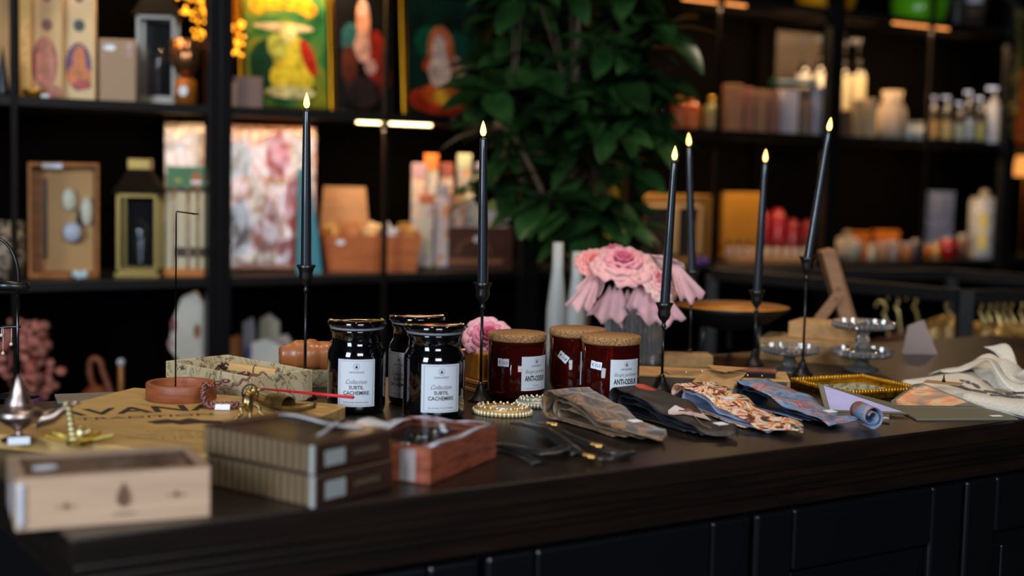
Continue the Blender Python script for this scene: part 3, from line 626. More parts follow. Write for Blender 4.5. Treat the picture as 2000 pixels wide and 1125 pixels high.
# bouquet vase
P = back(onz(1235, 716), .05); PV = P; t = thing('ribbed_glass_vase', 'ribbed clear glass vase holding the pink rose bouquet', 'vase', P, 0)
zt_ = zat(592, P) - .9
b = mb(GLASS); R = .053; b.lathe([(0, 0), (R * .92, 0), (R, .004), (R, zt_), (R - .003, zt_), (R - .004, .010), (0, .008)], 144, smooth=False, rib=.03, ribn=36); b.build('vase_body', t)
b = mb(mat('#4d6a3a', .5))
for i in range(6): a = i * 1.05; b.tube([(.03 * cos(a), .03 * sin(a), .012), (.015 * cos(a + 1), .015 * sin(a + 1), zt_ + .01)], .0025, 8)
b.build('flower_stems', t)
P4 = lambda px, py, Y: atY(px, py, Y)
pk2 = [mat('#e06a88', .6, sheen=.3), mat('#ef9aa6', .6, sheen=.3), mat('#f2b3b2', .6, sheen=.3)]
pk3 = [mat('#d95a66', .6, sheen=.3), mat('#f08a86', .6, sheen=.3), mat('#f2a09a', .6, sheen=.3)]
pk4 = [mat('#e0808c', .6, sheen=.3), mat('#efb0b0', .6, sheen=.3), mat('#f0c2bc', .6, sheen=.3)]
Y = P.y
rose(P4(1216, 532, Y - .02), .060, (radians(30), 0), 0, 'largest pink rose at the front top of the bouquet', pk2, 11, 7, 1, .3)
rose(P4(1162, 522, Y - .0), .037, (radians(25), radians(-35)), 1, 'coral-pink rose at the left of the bouquet', pk3, 12)
rose(P4(1275, 560, Y - .03), .046, (radians(45), radians(22)), .5, 'peach-pink rose at the lower right of the bouquet', pk4, 13)
rose(P4(1290, 535, Y + .03), .046, (radians(20), radians(30)), 2, 'pale pink rose at the far right of the bouquet behind the leaning candle', pk4, 14)
rose(P4(1200, 510, Y + .05), .045, (radians(-10), radians(-10)), 2, 'pink rose at the back of the bouquet', pk2, 15)
# organza
org = mat('#ffc8cc', .5, alpha=.50, sheen=.6); random.seed(5)
t = thing('organza_ribbon', 'sheer pink organza ribbon ruffled under the roses', 'ribbon', (P.x, P.y, .9 + zt_))
for k, (px, py, sz, sw) in enumerate([(1160, 585, .050, -.8), (1200, 600, .055, -.3), (1238, 608, .058, 0), (1280, 600, .060, .35), (1318, 560, .055, .9), (1180, 560, .05, -.9), (1258, 590, .05, .2)]):
    q = P4(px, py - 38, Y - .045 + .01 * (k % 3)) - t.location; b = mb(org); rows = []
    for i in range(9):
        v = i / 8; row = []
        for j in range(13):
            u = j / 6 - 1; wd = sz * (.25 + .55 * v)
            row.append((q.x + u * wd * cos(sw) + sw * .03 * v, q.y + u * wd * sin(sw) * .3 + .010 * sin(u * 7 + k) * v - .015 * v, q.z - sz * 1.1 * v * (1 - .25 * u * u) + .006 * sin(u * 9 + k)))
        rows.append(row)
    b.ribbon(rows, .0004); b.build('loop', t)
b = mb(mat('#f2efe8', .2)); b.sph(P4(1216, 538, Y - .055) - t.location, .0045, 10); b.sph(P4(1193, 540, Y - .05) - t.location, .0035, 10); b.build('pearl_bead', t)

# ------------------------------------------------------------------ fire bowl
P = back(onz(1425, 706), .135)
t = thing('fire_bowl', 'wide black iron bowl with rusty orange inside on three legs', 'bowl', P, 0); zr = zat(598, P) - .9; R = .115
rust = pat((('#b86418', .3), ('#e09030', .6), ('#a85418', .75)), 20, rough=.5)
b = mb(mat('#0b0908', .6)); prof = [(0, zr - .045), (.04, zr - .043), (.075, zr - .030), (.103, zr - .010), (R, zr), (R - .003, zr + .001)]; b.lathe(prof + [(R - .006, zr)], 64); b.build('iron_shell', t)
b = mb(rust); b.lathe([(R - .0035, zr + .0012), (.099, zr - .006), (.07, zr - .018), (.03, zr - .028), (0, zr - .030)], 64, close=False); b.build('rusty_inside', t)
for a in (1.45, 3.55, 5.6):
    b = mb(mat('#2c2a2b', .35)); b.tube([(.060 * cos(a), .060 * sin(a), zr - .030), (.068 * cos(a), .068 * sin(a), 0)], .0065, 12); b.build('leg', t)
b = mb(KRAFT); b.box(0, .09, 0, .05, 0, .022); solo(b, 'kraft_box', 'low kraft box on the counter under the fire bowl', 'box', onz(1300, 722) + Vector((0, .03, 0)), radians(4), 'kraft boxes behind the glass stands', .001)

# kraft boxes & easel
b = mb(KRAFT); P = onz(1560, 712); b.box(-.10, .0, 0, .10, 0, .030)
P.z = .9
t = thing('kraft_box', 'large kraft cardboard box at the bottom of the stack behind the low glass stand', 'box', P + Vector((.045, .075, 0)), radians(-20), 'kraft boxes behind the glass stands')
b = mb(KRAFT); b.cbox(.19, .11, .030); b.build('box_body', t, .001)
b = mb(KRAFT); b.cbox(.193, .113, .012, .0305); b.build('box_lid', t, .001)
PL = t.location.copy()
b = mb(pat((('#b08350', .35), ('#c79a62', .65)), 60, rough=.8)); b.cbox(.13, .085, .030)
t = solo(b, 'kraft_box', 'smaller kraft box on top of the stack behind the low glass stand', 'box', PL + Vector((.025, .005, .0428)), radians(-28), 'kraft boxes behind the glass stands', .001)
ew = wood('#a87850', '#8d5f3c', 10)
Y = 2.86; A = atY(1632, 640, Y)
t = thing('wooden_easel', 'brown wooden tabletop easel seen from the side, behind the stacked glass stands', 'easel', (A.x, A.y, .9), 0)
def bar(b, p, q, w, th):
    p = Vector(p); q = Vector(q); u = (q - p).normalized(); s_ = Vector((0, 1, 0)); n_ = u.cross(s_).normalized()
    vs = [tuple(x + s_ * (w / 2 * i) + n_ * (th / 2 * j)) for x in (p, q) for i, j in ((-1, -1), (1, -1), (1, 1), (-1, 1))]
    b.add(vs, [(0, 1, 2, 3), (7, 6, 5, 4), (0, 4, 5, 1), (1, 5, 6, 2), (2, 6, 7, 3), (3, 7, 4, 0)])
lo = atY(1654, 640, Y) - t.location; hi = atY(1612, 488, Y) - t.location; ext = (lo - hi).normalized(); lo = lo + ext * (lo.z / -ext.z)
b = mb(ew); bar(b, lo, hi, .05, .026); b.build('easel_panel', t, .002)
b = mb(wood('#8d6038', '#6f4828', 10)); off = Vector((.0185, -.0, 0)); bar(b, lo + off, hi + off * .8 - Vector((0, 0, .005)), .046, .009); b.build('face_board', t, .002)
s0 = atY(1632, 572, Y) - t.location; s1 = atY(1582, 636, Y) - t.location; e_ = (s1 - s0).normalized(); s1 = s1 + e_ * (s1.z / -e_.z)
b = mb(ew); bar(b, s0 + Vector((0, -.03, 0)), s1 + Vector((0, -.03, 0)), .008, .022); b.build('support_strut', t, .002)
b = mb(BLACK); b.sph(s0 + Vector((-.006, -.035, -.01)), .0022, 8); b.sph(s0 + Vector((-.002, -.035, .012)), .0022, 8); b.build('screw', t)

# ------------------------------------------------------------------ pressed glass stands
def cake(P, k, h, lab):
    t = thing('glass_cake_stand', lab, 'cake stand', P, 0, 'pressed glass stands'); R = .052 * k
    b = mb(GLASS); b.lathe([(0, h - .006), (R * .9, h - .007), (R, h - .004), (R * 1.02, h + .006), (R * .96, h + .0065), (R * .93, h - .001), (0, h - .001)], 144, smooth=False, rib=.028, ribn=36); b.build('plate', t)
    b = mb(GLASS); b.lathe([(0, 0), (.030 * k, 0), (.031 * k, .003), (.024 * k, .006), (.013 * k, .010), (.010 * k, .016), (.014 * k, h * .45), (.010 * k, h * .6), (.013 * k, h - .012), (.018 * k, h - .0065), (0, h - .0065)], 48, smooth=False); b.build('foot', t); return t
P = back(onz(1541, 729), .03); cake(P, .98, zat(682, P) - .9, 'low pressed glass stand left of the rightmost candle holder')
P = back(onz(1682, 727), .03); h1 = zat(688, P) - .9; cake(P, 1.03, h1, 'pressed glass stand at the bottom of the stacked pair')
Q = P + Vector((0, 0, h1 - .0005)); cake(Q, 1.06, zat(634, Q) - Q.z, 'pressed glass stand on top of the stacked pair')

# ------------------------------------------------------------------ long kraft box, envelope, knife case
wov = pat((('#3a2c20', .4), ('#5b4732', .6)), 260, 'check', .7)
Rr = onz(1541, 774); Rr = Vector((Rr.x, Rr.y, .9)); ya = radians(-7)
t = thing('long_kraft_box', 'long flat kraft box with woven dark sides, behind the floral ties', 'box', Rr, ya)
w, d, h = .250, .095, .022
b = mb(wov); b.box(-w, 0, 0, d, 0, h); b.build('woven_base', t, .001)
b = mb(pat((('#b5854f', .35), ('#c79a62', .65)), 40, rough=.75)); b.box(-w - .001, .001, -.001, d + .001, h, h + .0035); b.build('kraft_lid', t, .001)
b = mb(KRAFT); b.box(-.004, .0012, -.0012, .002, 0, h); b.build('corner_strip', t)
HB = .9 + h + .0036
q = onz(1352, 757, HB); t = thing('kraft_envelope', 'small kraft envelope with a string-tie button, leaning on the long kraft box', 'envelope', q, radians(-8))
b = mb(KRAFT); b.add([(0, 0, 0), (.062, -.006, 0), (.070, .055, .0), (.014, .05, 0), (0, 0, .010), (.062, -.006, .006), (.083, .05, .020), (.020, .06, .022)], [(0, 3, 2, 1), (4, 5, 6, 7), (0, 1, 5, 4), (1, 2, 6, 5), (2, 3, 7, 6), (3, 0, 4, 7)]); b.build('envelope_body', t, .001)
b = mb(pat((('#a97c4c', .35), ('#b98d5a', .65)), 40, rough=.75)); b.prism([(.020, .058), (.083, .05), (.060, .028), (.048, .020), (.035, .026)], .0215, .0225); o = b.build('flap', t); o.rotation_euler = (radians(6), 0, 0)
b = mb(mat('#c9b07a', .3, .8)); b.at((.05, .03, .021)).cyl(.004, 0, .003, 16); b.build('button', t)
q = onz(1466, 738, HB); t = thing('folding_knife', 'brown leather-handled folding knife lying on the long kraft box', 'knife', q, radians(-4))
b = mb(pat((('#5a2a18', .3), ('#8a4a2c', .7)), 40, rough=.4)); b.box(-.042, .042, 0, .022, .008, .014); b.build('leather_handle', t, .002)
b = mb(mat('#2c2826', .3, .6)); b.box(-.040, .040, .001, .021, 0, .008); b.build('steel_liner', t, .001)
b = mb(mat('#c8c6c2', .2, 1))
for x in (-.03, -.005, .018): b.sph((x, -.0005, .004), .002, 8)
b.build('rivet', t)
q = onz(1345, 736, HB) + Vector((0, .02, 0)); t = thing('gift_card', 'flat kraft gift card lying behind the string-tie envelope', 'card', q, radians(12))
b = mb(KRAFT); b.box(-.03, .05, 0, .035, 0, .0025); b.build('card_body', t); b = mb(mat('#d8c89a', .3, .7)); b.sph((.0, .005, .004), .0025, 8); b.sph((.03, .012, .004), .0025, 8); b.build('stud', t)

# ------------------------------------------------------------------ ornate gold frame tray
Lc = onz(1541, 742, .912); Nc = onz(1648, 771, .912); Rc = onz(1782, 757, .912)
ya = atan2(Nc.y - Lc.y, Nc.x - Lc.x); w = .150; d = .155
t = thing('gilt_frame_tray', 'ornate gilt frame with beaded edge and jewelled inside, lying flat', 'frame', (Lc.x, Lc.y, .9), ya + radians(4))
gilt = pat((('#7a5410', .3), ('#d6a32c', .6)), 90, rough=.3, metal=1)
b = mb(gilt); e = .016
for (x0, x1, y0, y1) in ((0, w, 0, e), (0, w, d - e, d), (0, e, e, d - e), (w - e, w, e, d - e)): b.box(x0, x1, y0, y1, 0, .012)
b.build('moulding', t, .002)
b = mb(GOLD); n = 26
for i in range(n):
    u = (i + .5) / n
    for x, y in ((u * w, .004), (u * w, d - .004), (.004, u * d), (w - .004, u * d)): b.sph((x, y, .0135), .003, 6, (1, 1, 1.1))
b.build('beaded_edge', t)
b = mb(pat((('#8d8a72', .4), ('#c8c4a8', .6)), 60, rough=.4)); b.box(e, w - e, e, d - e, .0, .004); b.build('backing', t)
b = mb(mat('#6f7a4c', .3, .4)); random.seed(9)
for i in range(40): b.sph((random.uniform(e + .01, w - e - .01), random.uniform(e + .01, d - e - .01), .006), random.uniform(.002, .0035), 6, (1, 1, .7))
b.build('jewelled_ornament', t)

# ------------------------------------------------------------------ folded glasses cases
def case(px, py, yaw, w, d, rise, img, lab, tagpos):
    q = onz(px, py); t = thing('glasses_case', lab, 'glasses case', q, yaw, 'folding glasses cases')
    kh = mat('#6a6450', .6); b = mb(kh); b.prism([(0, 0), (w, 0), (w * 1.08, d * .5), (w * .96, d), (.02, d), (-.01, d * .5)], 0, .003); b.build('base_flap', t, .0008)
    A = [(-.006, .012, .0035), (w * .93, d * .55, .0035), (w * .62, d * 1.0, rise * .75), (w * .20, d * .85, rise)]
    b = mb(kh); off = Vector((.0, .004, -.003)); vs = A + [tuple(Vector(p) + off) for p in A]; b.add(vs, [(0, 1, 2, 3), (7, 6, 5, 4), (0, 4, 5, 1), (1, 5, 6, 2), (2, 6, 7, 3), (3, 7, 4, 0)]); b.build('raised_flap', t)
    c = sum((Vector(p) for p in A), Vector()) / 4; nn = (Vector(A[1]) - Vector(A[0])).cross(Vector(A[3]) - Vector(A[0])).normalized(); B = [tuple(c + (Vector(p) - c) * .88 + nn * .0006) for p in A]
    b = mb(img); b.add(B, [(0, 1, 2, 3)]); b.build('printed_picture', t)
    b = mb(STICK); b.at((w * tagpos, .010, .0033), .2).box(0, .014, 0, .007, 0, .0004); b.build('price_sticker', t)
sunset = pat((('#6e6460', .36), ('#b08a6c', .44), ('#d98058', .50), ('#d8b080', .56), ('#6a5f60', .64)), 26, rough=.4, stretch=(.5, 1, 1.4), detail=8, dist=.6)
violet = pat((('#8f8ab8', .3), ('#a9a4cc', .6), ('#6d7fa6', .7)), 22, rough=.4, stretch=(.3, 1, 1.5), detail=5)
def tri_case(pts2, lab, img, basepoly, tag_px):
    """raised face given by place points, lying over a flat khaki base"""
    kh = mat('#6a6450', .6); o0 = basepoly[0]; t = thing('glasses_case', lab, 'glasses case', (o0.x, o0.y, .9), 0, 'folding glasses cases'); L = t.location
    b = mb(kh); b.prism([(p.x - L.x, p.y - L.y) for p in basepoly], 0, .0035); b.build('base_flap', t, .0008)
    A = [p - L for p in pts2]; nn = (A[1] - A[0]).cross(A[2] - A[0]).normalized(); 
    if nn.y > 0: nn = -nn
    b = mb(kh); k = len(A); vs = [tuple(p) for p in A] + [tuple(p - nn * .003) for p in A]; b.add(vs, [tuple(range(k)), tuple(range(2 * k - 1, k - 1, -1))] + [(i, k + i, k + (i + 1) % k, (i + 1) % k) for i in range(k)]); b.build('raised_flap', t)
    c = sum(A, Vector()) / k; b = mb(img); b.add([tuple(c + (p - c) * .87 + nn * .0008) for p in A], [tuple(range(k))]); b.build('printed_picture', t)
    b = mb(STICK); q = onz(*tag_px, .9036) - L; b.at(q, .25).box(-.009, .009, -.006, .004, 0, .0004); b.build('price_sticker', t)
bp = [onz(1742, 797), onz(1790, 822), onz(1988, 821), onz(1925, 797)]
tri_case([onz(1742, 795, .905), onz(1924, 797, .905), atY(1900, 790, 2.10), atY(1802, 748, 2.14), atY(1785, 750, 2.13), atY(1740, 783, 2.09)], 'khaki glasses case with a sunset-clouds picture on its raised flap', sunset, bp, (1945, 812))
bp = [onz(1600, 806), onz(1700, 822), onz(1737, 828), onz(1738, 800)]
tri_case([atY(1598, 749, 2.07), onz(1612, 803, .905), onz(1775, 808, .905), atY(1740, 786, 2.06)], 'khaki glasses case with a lilac-blue sky picture, left of the sunset case', violet, bp, (1722, 816))

# ------------------------------------------------------------------ ties
def tie(px0, py0, px1, py1, width, hl, top, under, lab, tagpos, cut=False, n2=1, bulge=.0):
    A = onz(px0, py0); B = onz(px1, py1); L = (B - A).length; ya = atan2(B.y - A.y, B.x - A.x)
    t = thing('folded_tie', lab, 'tie', A, ya, 'folded ties on the counter edge')
    # local x from loop end to tip; profile: under layer -> loop -> top layer
    def sheet(b, prof, w0, tip, th):
        rows = []; m = len(prof); acc = [0]
        for i in range(1, m): acc.append(acc[-1] + (Vector(prof[i]) - Vector(prof[i - 1])).length)
        tot = acc[-1]
        for i, (x, z) in enumerate(prof):
            r = (tot - acc[i]); f = min(1, r / (w0 * .55)) if tip else 1; hw = w0 / 2 * (.12 + .88 * f if tip else 1)
            g = 1 if i > m * .5 else 0; k_ = x * 30 + w0 * 900; hw *= 1 + .07 * sin(k_)
            rows.append([(x, hw * v + .004 * sin(x * 22 + w0 * 500), z + g * (.0040 * (1 - v * v) * min(1, 6 * r) + .0024 * sin(x * 55 + v * 2.2) + .0016 * sin(x * 110 - v * 4)) + .0004 * sin(x * 90 + v * 3)) for v in (-1, -.75, -.5, -.25, 0, .25, .5, .75, 1)])
        b.ribbon(rows, th)
    def loop(h, x0, xl, xt, z0, z_end):
        r = h / 2; pts = []
        for i in range(10): u = i / 9; pts.append((xl * (1 - u) + (x0 + r) * u, z0 + .001))
        for i in range(1, 12): a = -pi / 2 - pi * i / 12; pts.append((x0 + r + r * cos(a), z0 + r + r * sin(a)))
        for i in range(26):
            u = i / 25; x = x0 + r + (xt - x0 - r) * u; s_ = u * u * (3 - 2 * u) if u < 1 else 1; s_ = u ** .6
            pts.append((x, (z0 + h) * (1 - s_) + z_end * s_ + bulge * sin(pi * u) + .005 * sin(2 * pi * u) * (1 - u)))
        return pts
    b = mb(top); sheet(b, loop(hl, 0, L * .72, L, .0015, .0085), width, not cut, .0014); b.build('outer_fold', t)
    b = mb(under); sheet(b, loop(hl * .62, .014, L * .80, L * .86, .0035, .0060), width * .82, False, .0012); b.build('inner_fold', t)
    if n2 > 1:
        b = mb(under); sheet(b, loop(hl * .34, .030, L * .7, L * .8, .0042, .0052), width * .7, False, .001); b.build('inner_fold', t)
    b = mb(STICK); x = L * tagpos; q = x / L; zt = (.0015 + hl) * (1 - q ** .6) + .0085 * q ** .6 + bulge * sin(pi * q) + .0078; b.at((x, -.004, zt), 0, 0, .06).box(-.007, .007, -.008, .008, 0, .0005); b.build('price_sticker', t); return t
camo = pat((('#2a2018', .36), ('#5c4630', .44), ('#94642f', .51), ('#3a2c20', .56), ('#705030', .64)), 30, rough=.45, detail=4, sheen=.3, dist=1)
camou = pat((('#5d4a38', .3), ('#7f6850', .7)), 18, rough=.5)
tie(1092, 812, 1300, 868, .064, .040, camo, camou, 'grey-brown mottled silk tie, leftmost of the four folded ties', .75, n2=2)
dark = pat((('#25201f', .3), ('#302a29', .7)), 12, rough=.5); darku = mat('#22242c', .5)
t = tie(1222, 800, 1440, 862, .062, .036, dark, darku, 'dark charcoal tie with a white blossom and a red poppy, second from the left', .88, n2=2)
b = mb(mat('#b5402f', .6)); o = b
def onT(x, y, h, hl=.036, L=None):
    q = x / L; return (x, y, (.0015 + hl) * (1 - q ** .6) + .0085 * q ** .6 + .0040 * (1 - (y / .031) ** 2) + .0024 * sin(x * 55 + y / .031 * 2.2) + .0016 * sin(x * 110 - 4 * y / .031) + .005 * sin(2 * pi * min(1, q)) * (1 - q) + .0016)
LT = (onz(1440, 862) - onz(1222, 800)).length
def blob(b, cx, cy, r, n=11, seed=0, hl=.036):
    rd = random.Random(seed); c = [tuple(Vector(onT(cx, cy, 0, hl, LT)) + Vector((0, .004 * sin(cx * 22 + 31), 0)))]
    for i in range(n): a = 2 * pi * i / n; rr = r * rd.uniform(.75, 1.15); c.append(onT(max(.004, cx + rr * cos(a)), max(-.029, min(.029, cy + rr * sin(a))), 0, hl, LT))
    b.add(c, [(0, 1 + i, 1 + (i + 1) % n) for i in range(n)])
blob(b, .040, .008, .016, seed=1); b.use(mat('#c9b6b2', .6)); blob(b, .150, .002, .030, 13, 2); b.use(mat('#8d3b34', .6)); blob(b, .150, .002, .008, 7, 3)
b.use(mat('#8a6a44', .6))
for x0, y0, x1, y1 in ((.055, .004, .11, -.002), (.16, -.006, .225, -.018)):
    p = [onT(x0 + (x1 - x0) * i / 6, y0 + (y1 - y0) * i / 6, 0, .036, LT) for i in range(7)]; b.tube(p, .0006, 4)
b.build('printed_blossoms', t)
floral = pat((('#24323c', .36), ('#9a2f20', .41), ('#e0b070', .45), ('#e0dace', .50), ('#c9502a', .55), ('#e0a860', .59), ('#e6dfd4', .63), ('#3a4638', .66)), 30, rough=.45, detail=3, dist=1.5)
tie(1345, 790, 1562, 856, .064, .034, floral, pat((('#8f9ab8', .3), ('#a9b2cc', .7)), 20, rough=.5), 'bright orange and cream floral tie, third from the left', .4)
monet = pat((('#3f5878', .3), ('#6d86a8', .45), ('#8c8a8c', .54), ('#b04a44', .60), ('#5f789c', .68)), 24, rough=.45, detail=5, dist=2.5)
t = tie(1455, 786, 1655, 836, .062, .036, monet, mat('#23303f', .5), 'blue impressionist-pattern tie with a rolled end, rightmost of the four folded ties', .86, cut=True)
b = mb(monet); Bq = onz(1655, 836); rows = []
for i in range(40):
    a = i / 39 * 3.4 * pi; rr_ = .0165 - .0032 * a / pi; rows.append([(.002 + .010 * 0 + rr_ * sin(a), v * .026, .0185 - rr_ * cos(a)) for v in (-1, 0, 1)])
b.ribbon(rows, .0012); o = b.build('rolled_end', t); o.location = ((onz(1655, 836) - onz(1455, 786)).length + .002, .028, 0); o.rotation_euler = (0, 0, radians(70))

# ------------------------------------------------------------------ beaded brooches (oval mirrors)
def brooch(px, py, R, yaw, m1, m2, lab):
    P = onz(px, py); t = thing('beaded_brooch', lab, 'brooch', P, yaw, 'beaded oval brooches')
    b = mb(m1); b.at(sc=(1, .78, 1)).lathe([(0, 0), (R * .97, 0), (R, .003), (R * .96, .010), (R * .6, .008), (R * .55, .005), (0, .005)], 48); b.build('dished_plate', t)
    b = mb(m2); n = 44
    for i in range(n):
        a = 2 * pi * i / n; b.sph((R * 1.01 * cos(a), R * .79 * sin(a), .004), .0024, 6, (1, 1, 1.7))
        if i % 2: b.sph((R * .85 * cos(a), R * .66 * sin(a), .0115), .0022, 6)
        if i % 3 == 0: b.sph((R * .7 * cos(a), R * .54 * sin(a), .0105), .002, 6)
    b.build('bead_rows', t)
    b = mb(mat('#dcd8cc', .12, .6)); b.at((0, 0, .0062), sc=(1, .7, .35)).sph((0, 0, 0), R * .36, 16); b.build('centre_stone', t)
brooch(981, 808, .042, radians(-15), mat('#b39058', .4, .4), mat('#ead9b0', .28, .35), 'gold beaded oval brooch in front of the cork-lidded candles')
brooch(1056, 793, .036, radians(-8), mat('#9a9684', .4, .4), mat('#d8d6c6', .28, .35), 'silver-green beaded oval brooch behind the gold one')

# ------------------------------------------------------------------ black leather straps
lea = mat('#1b1c20', .3, coat=.3); leaedge = mat('#4f453e', .5)
def strap(pts, w, lab, seed=0, two=True, buckles=()):
    Q = [onz(x, y, .9 + z) for x, y, z in pts]; o = Q[0].copy(); o.z = .9; t = thing('leather_strap', lab, 'strap', o, 0, 'dark leather straps'); sp = smooth_pts([q - o for q in Q], 6)
    rows = []
    for i, p in enumerate(sp):
        d_ = (sp[min(i + 1, len(sp) - 1)] - sp[max(0, i - 1)]); s_ = Vector((-d_.y, d_.x, 0)).normalized(); rows.append([tuple(p + s_ * (w / 2 * v) + Vector((0, 0, .0012 * (1 - v * v)))) for v in (-1, -.5, 0, .5, 1)])
    b = mb(lea); b.ribbon(rows, .002); b.build('leather_band', t)
    for (x, y, z) in buckles:
        q = onz(x, y, .9 + z) - o; b = mb(mat('#c99a5a', .25, 1)); b.at(q, radians(-35)); 
        for k in range(5): b.sph((.0035 * (k - 2), 0, .002), .0022, 8)
        b.tube([(-.009, -.004, .001), (.009, -.004, .001), (.009, .004, .001), (-.009, .004, .001)], .0012, 6, True); b.build('gold_buckle', t)
strap([(1010, 826, .012), (1060, 838, .016), (1105, 868, .010), (1130, 888, .003)], .022, 'black leather strap with a gold beaded clasp, in front of the brooch', buckles=[(1078, 830, .019)])
strap([(1060, 826, .010), (1100, 846, .012), (1150, 868, .008), (1200, 884, .004), (1232, 886, .003)], .020, 'black leather strap with gold buckles running under the mottled tie', buckles=[(1110, 876, .006), (1165, 872, .009)])
strap([(975, 868, .004), (1020, 876, .006), (1065, 884, .006), (1112, 872, .013)], .024, 'dark leather band folded up at its right end, nearest the counter edge')
strap([(978, 880, .001), (1015, 888, .001), (1050, 906, .001)], .018, 'short dark leather band flat on the counter edge beside the copper box')
strap([(1140, 890, .006), (1190, 896, .006), (1236, 884, .008)], .012, 'narrow black strap end below the mottled tie', buckles=[(1150, 893, .008)])

# ------------------------------------------------------------------ tote bag
canvas = pat((('#cfc6b6', .35), ('#dcd5c8', .65)), 200, rough=.85, bump=.3)
P2, P3 = onz(1752, 740, .92), onz(2035, 801, .92)
e_ = (P3 - P2).normalized(); e_.z = 0; f_ = Vector((-e_.y, e_.x, 0)); 
t = thing('canvas_tote_bag', 'cream canvas tote bag with grey print folded flat at the right end', 'bag', (P2.x, P2.y, .9), atan2(e_.y, e_.x))
Lb = (P3 - P2).length; Wb = .27
b = mb(canvas); rows = []
for i in range(29):
    u = i / 28; rows.append([(u * Lb, v * Wb - .006 * sin(u * 7), .016 + .007 * sin(u * 9 + v * 3) * sin(pi * v * .9) + .012 * max(0, v - .5) * (1 + sin(u * 14)) - .0115 * (v < .001)) for v in [j / 18 for j in range(19)]])
b.ribbon(rows, .004); b.build('upper_fold', t)
b = mb(canvas); b.box(0, Lb, .004, Wb - .02, 0, .010); b.build('lower_fold', t, .003)
b = mb(canvas)
for yy, hh, ph in ((.13, .028, 0), (.21, .040, 1.3)):
    rows = []
    for i in range(33):
        u = i / 32; rows.append([(-.03 + u * (Lb * .95), yy + .02 * sin(u * 8 + ph) + v * .013, .024 + hh * abs(sin(u * 5.0 + ph)) ** 1.5 + .008 * v * sin(u * 11)) for v in (-1, -.4, .4, 1)])
    b.ribbon(rows, .002)
b.build('shoulder_straps', t)
b = mb(canvas); rows = []
for i in range(21):
    u = i / 20; rows.append([(-.085 + .19 * u, .145 + .10 * v + .02 * sin(u * 5), .008 + .044 * sin(pi * u) * (.4 + .6 * sin(pi * v)) + .004 * sin(u * 17 + 4 * v)) for v in [j / 8 for j in range(9)]])
b.ribbon(rows, .002); b.build('crumpled_cloth', t)
b = mb(mat('#5a5650', .7)); random.seed(21)
for (cx, cy, rx, ry) in ((.10, .055, .042, .010), (.145, .085, .035, .008), (.19, .05, .035, .009), (.075, .09, .025, .005), (.23, .08, .03, .008), (.17, .115, .03, .006)):
    for k in range(7):
        x, y = cx + rx * .7 * (k / 3 - 1), cy + ry * random.uniform(-1, 1); zz_ = .0205 + .007 * sin(x / Lb * 9 + y / Wb * 3) * sin(pi * y / Wb * .9)
        poly = [(x + rx * .22 * cos(a) * random.uniform(.7, 1.2), y + ry * .5 * sin(a) * random.uniform(.7, 1.2)) for a in [i * pi / 4 for i in range(8)]]
        b.prism(poly, zz_ - .002, zz_)
b.build('printed_motif', t)
q = onz(1842, 748, .932); t = thing('kraft_tag', 'small kraft tag with a black pin lying on the tote bag', 'tag', q, radians(-25))
b = mb(KRAFT); b.box(-.028, .028, -.016, .016, 0, .0008); b.build('card', t); b = mb(BLACK); b.at((.0, .006, .001)).lathe([(0, 0), (.003, 0), (.0015, .006), (.0005, .012), (0, .012)], 10); b.build('pin', t)
q = onz(1792, 752, .905); b = mb(mat('#c8ccd0', .2, .8)); b.sph((0, 0, .004), .006, 10, (2.2, 1, .6)); b.sph((.016, -.003, .004), .004, 8, (1.5, 1, .8)); solo(b, 'silver_clasp', 'small silver clasp between the sunset glasses case and the gilt frame', 'clasp', q + Vector((0, .012, 0)), radians(-20))

# ------------------------------------------------------------------ clothes rack behind the counter
Y0 = 3.36; A = atY(1886, 566, Y0); t = thing('clothes_rack', 'low black square-section clothes rack behind the right end of the counter', 'clothes rack', (A.x, A.y, 0), 0)
hz = A.z; rk = mat('#0d0c0d', .5)
b = mb(rk); b.box(-.018, .018, -.018, .018, 0, hz); b.build('corner_post', t, .002)
def rail(b, a, c, w=.011, h=.016):
    a = Vector(a); c = Vector(c); u = (c - a).normalized(); s_ = Vector((-u.y, u.x, 0)).normalized(); vs = [tuple(x + s_ * (w * i) + Vector((0, 0, h * j - h))) for x in (a, c) for i, j in ((-1, -1), (1, -1), (1, 1), (-1, 1))]
    b.add(vs, [(0, 1, 2, 3), (7, 6, 5, 4), (0, 4, 5, 1), (1, 5, 6, 2), (2, 6, 7, 3), (3, 7, 4, 0)])
TL = Vector((-.86, .98, hz)); r1 = Vector((-.60 * .9, .55, hz)); r2 = Vector((.75, .22, hz)); r3 = r1 + r2; r3.z = hz
b = mb(rk); rail(b, (0, 0, hz), r1); b.build('side_rail', t, .001)
b = mb(rk); rail(b, (0, 0, hz), r2); b.build('front_rail', t, .001)
b = mb(rk); rail(b, r1, r3); b.build('back_rail', t, .001)
b = mb(rk); rail(b, r2, r3); b.build('side_rail', t, .001)
for p in (r1, r2, r3):
    b = mb(rk); b.box(p.x - .016, p.x + .016, p.y - .016, p.y + .016, 0, hz - .022); b.build('corner_post', t, .002)
base = t.location.copy()
gar = pat((('#7a5a2c', .3), ('#a07a40', .5), ('#c9a25c', .62), ('#8a6634', .8)), 60, rough=.35, stretch=(1, 1, .5), metal=.3)
lg = mat('#ecd08a', .28, .75)
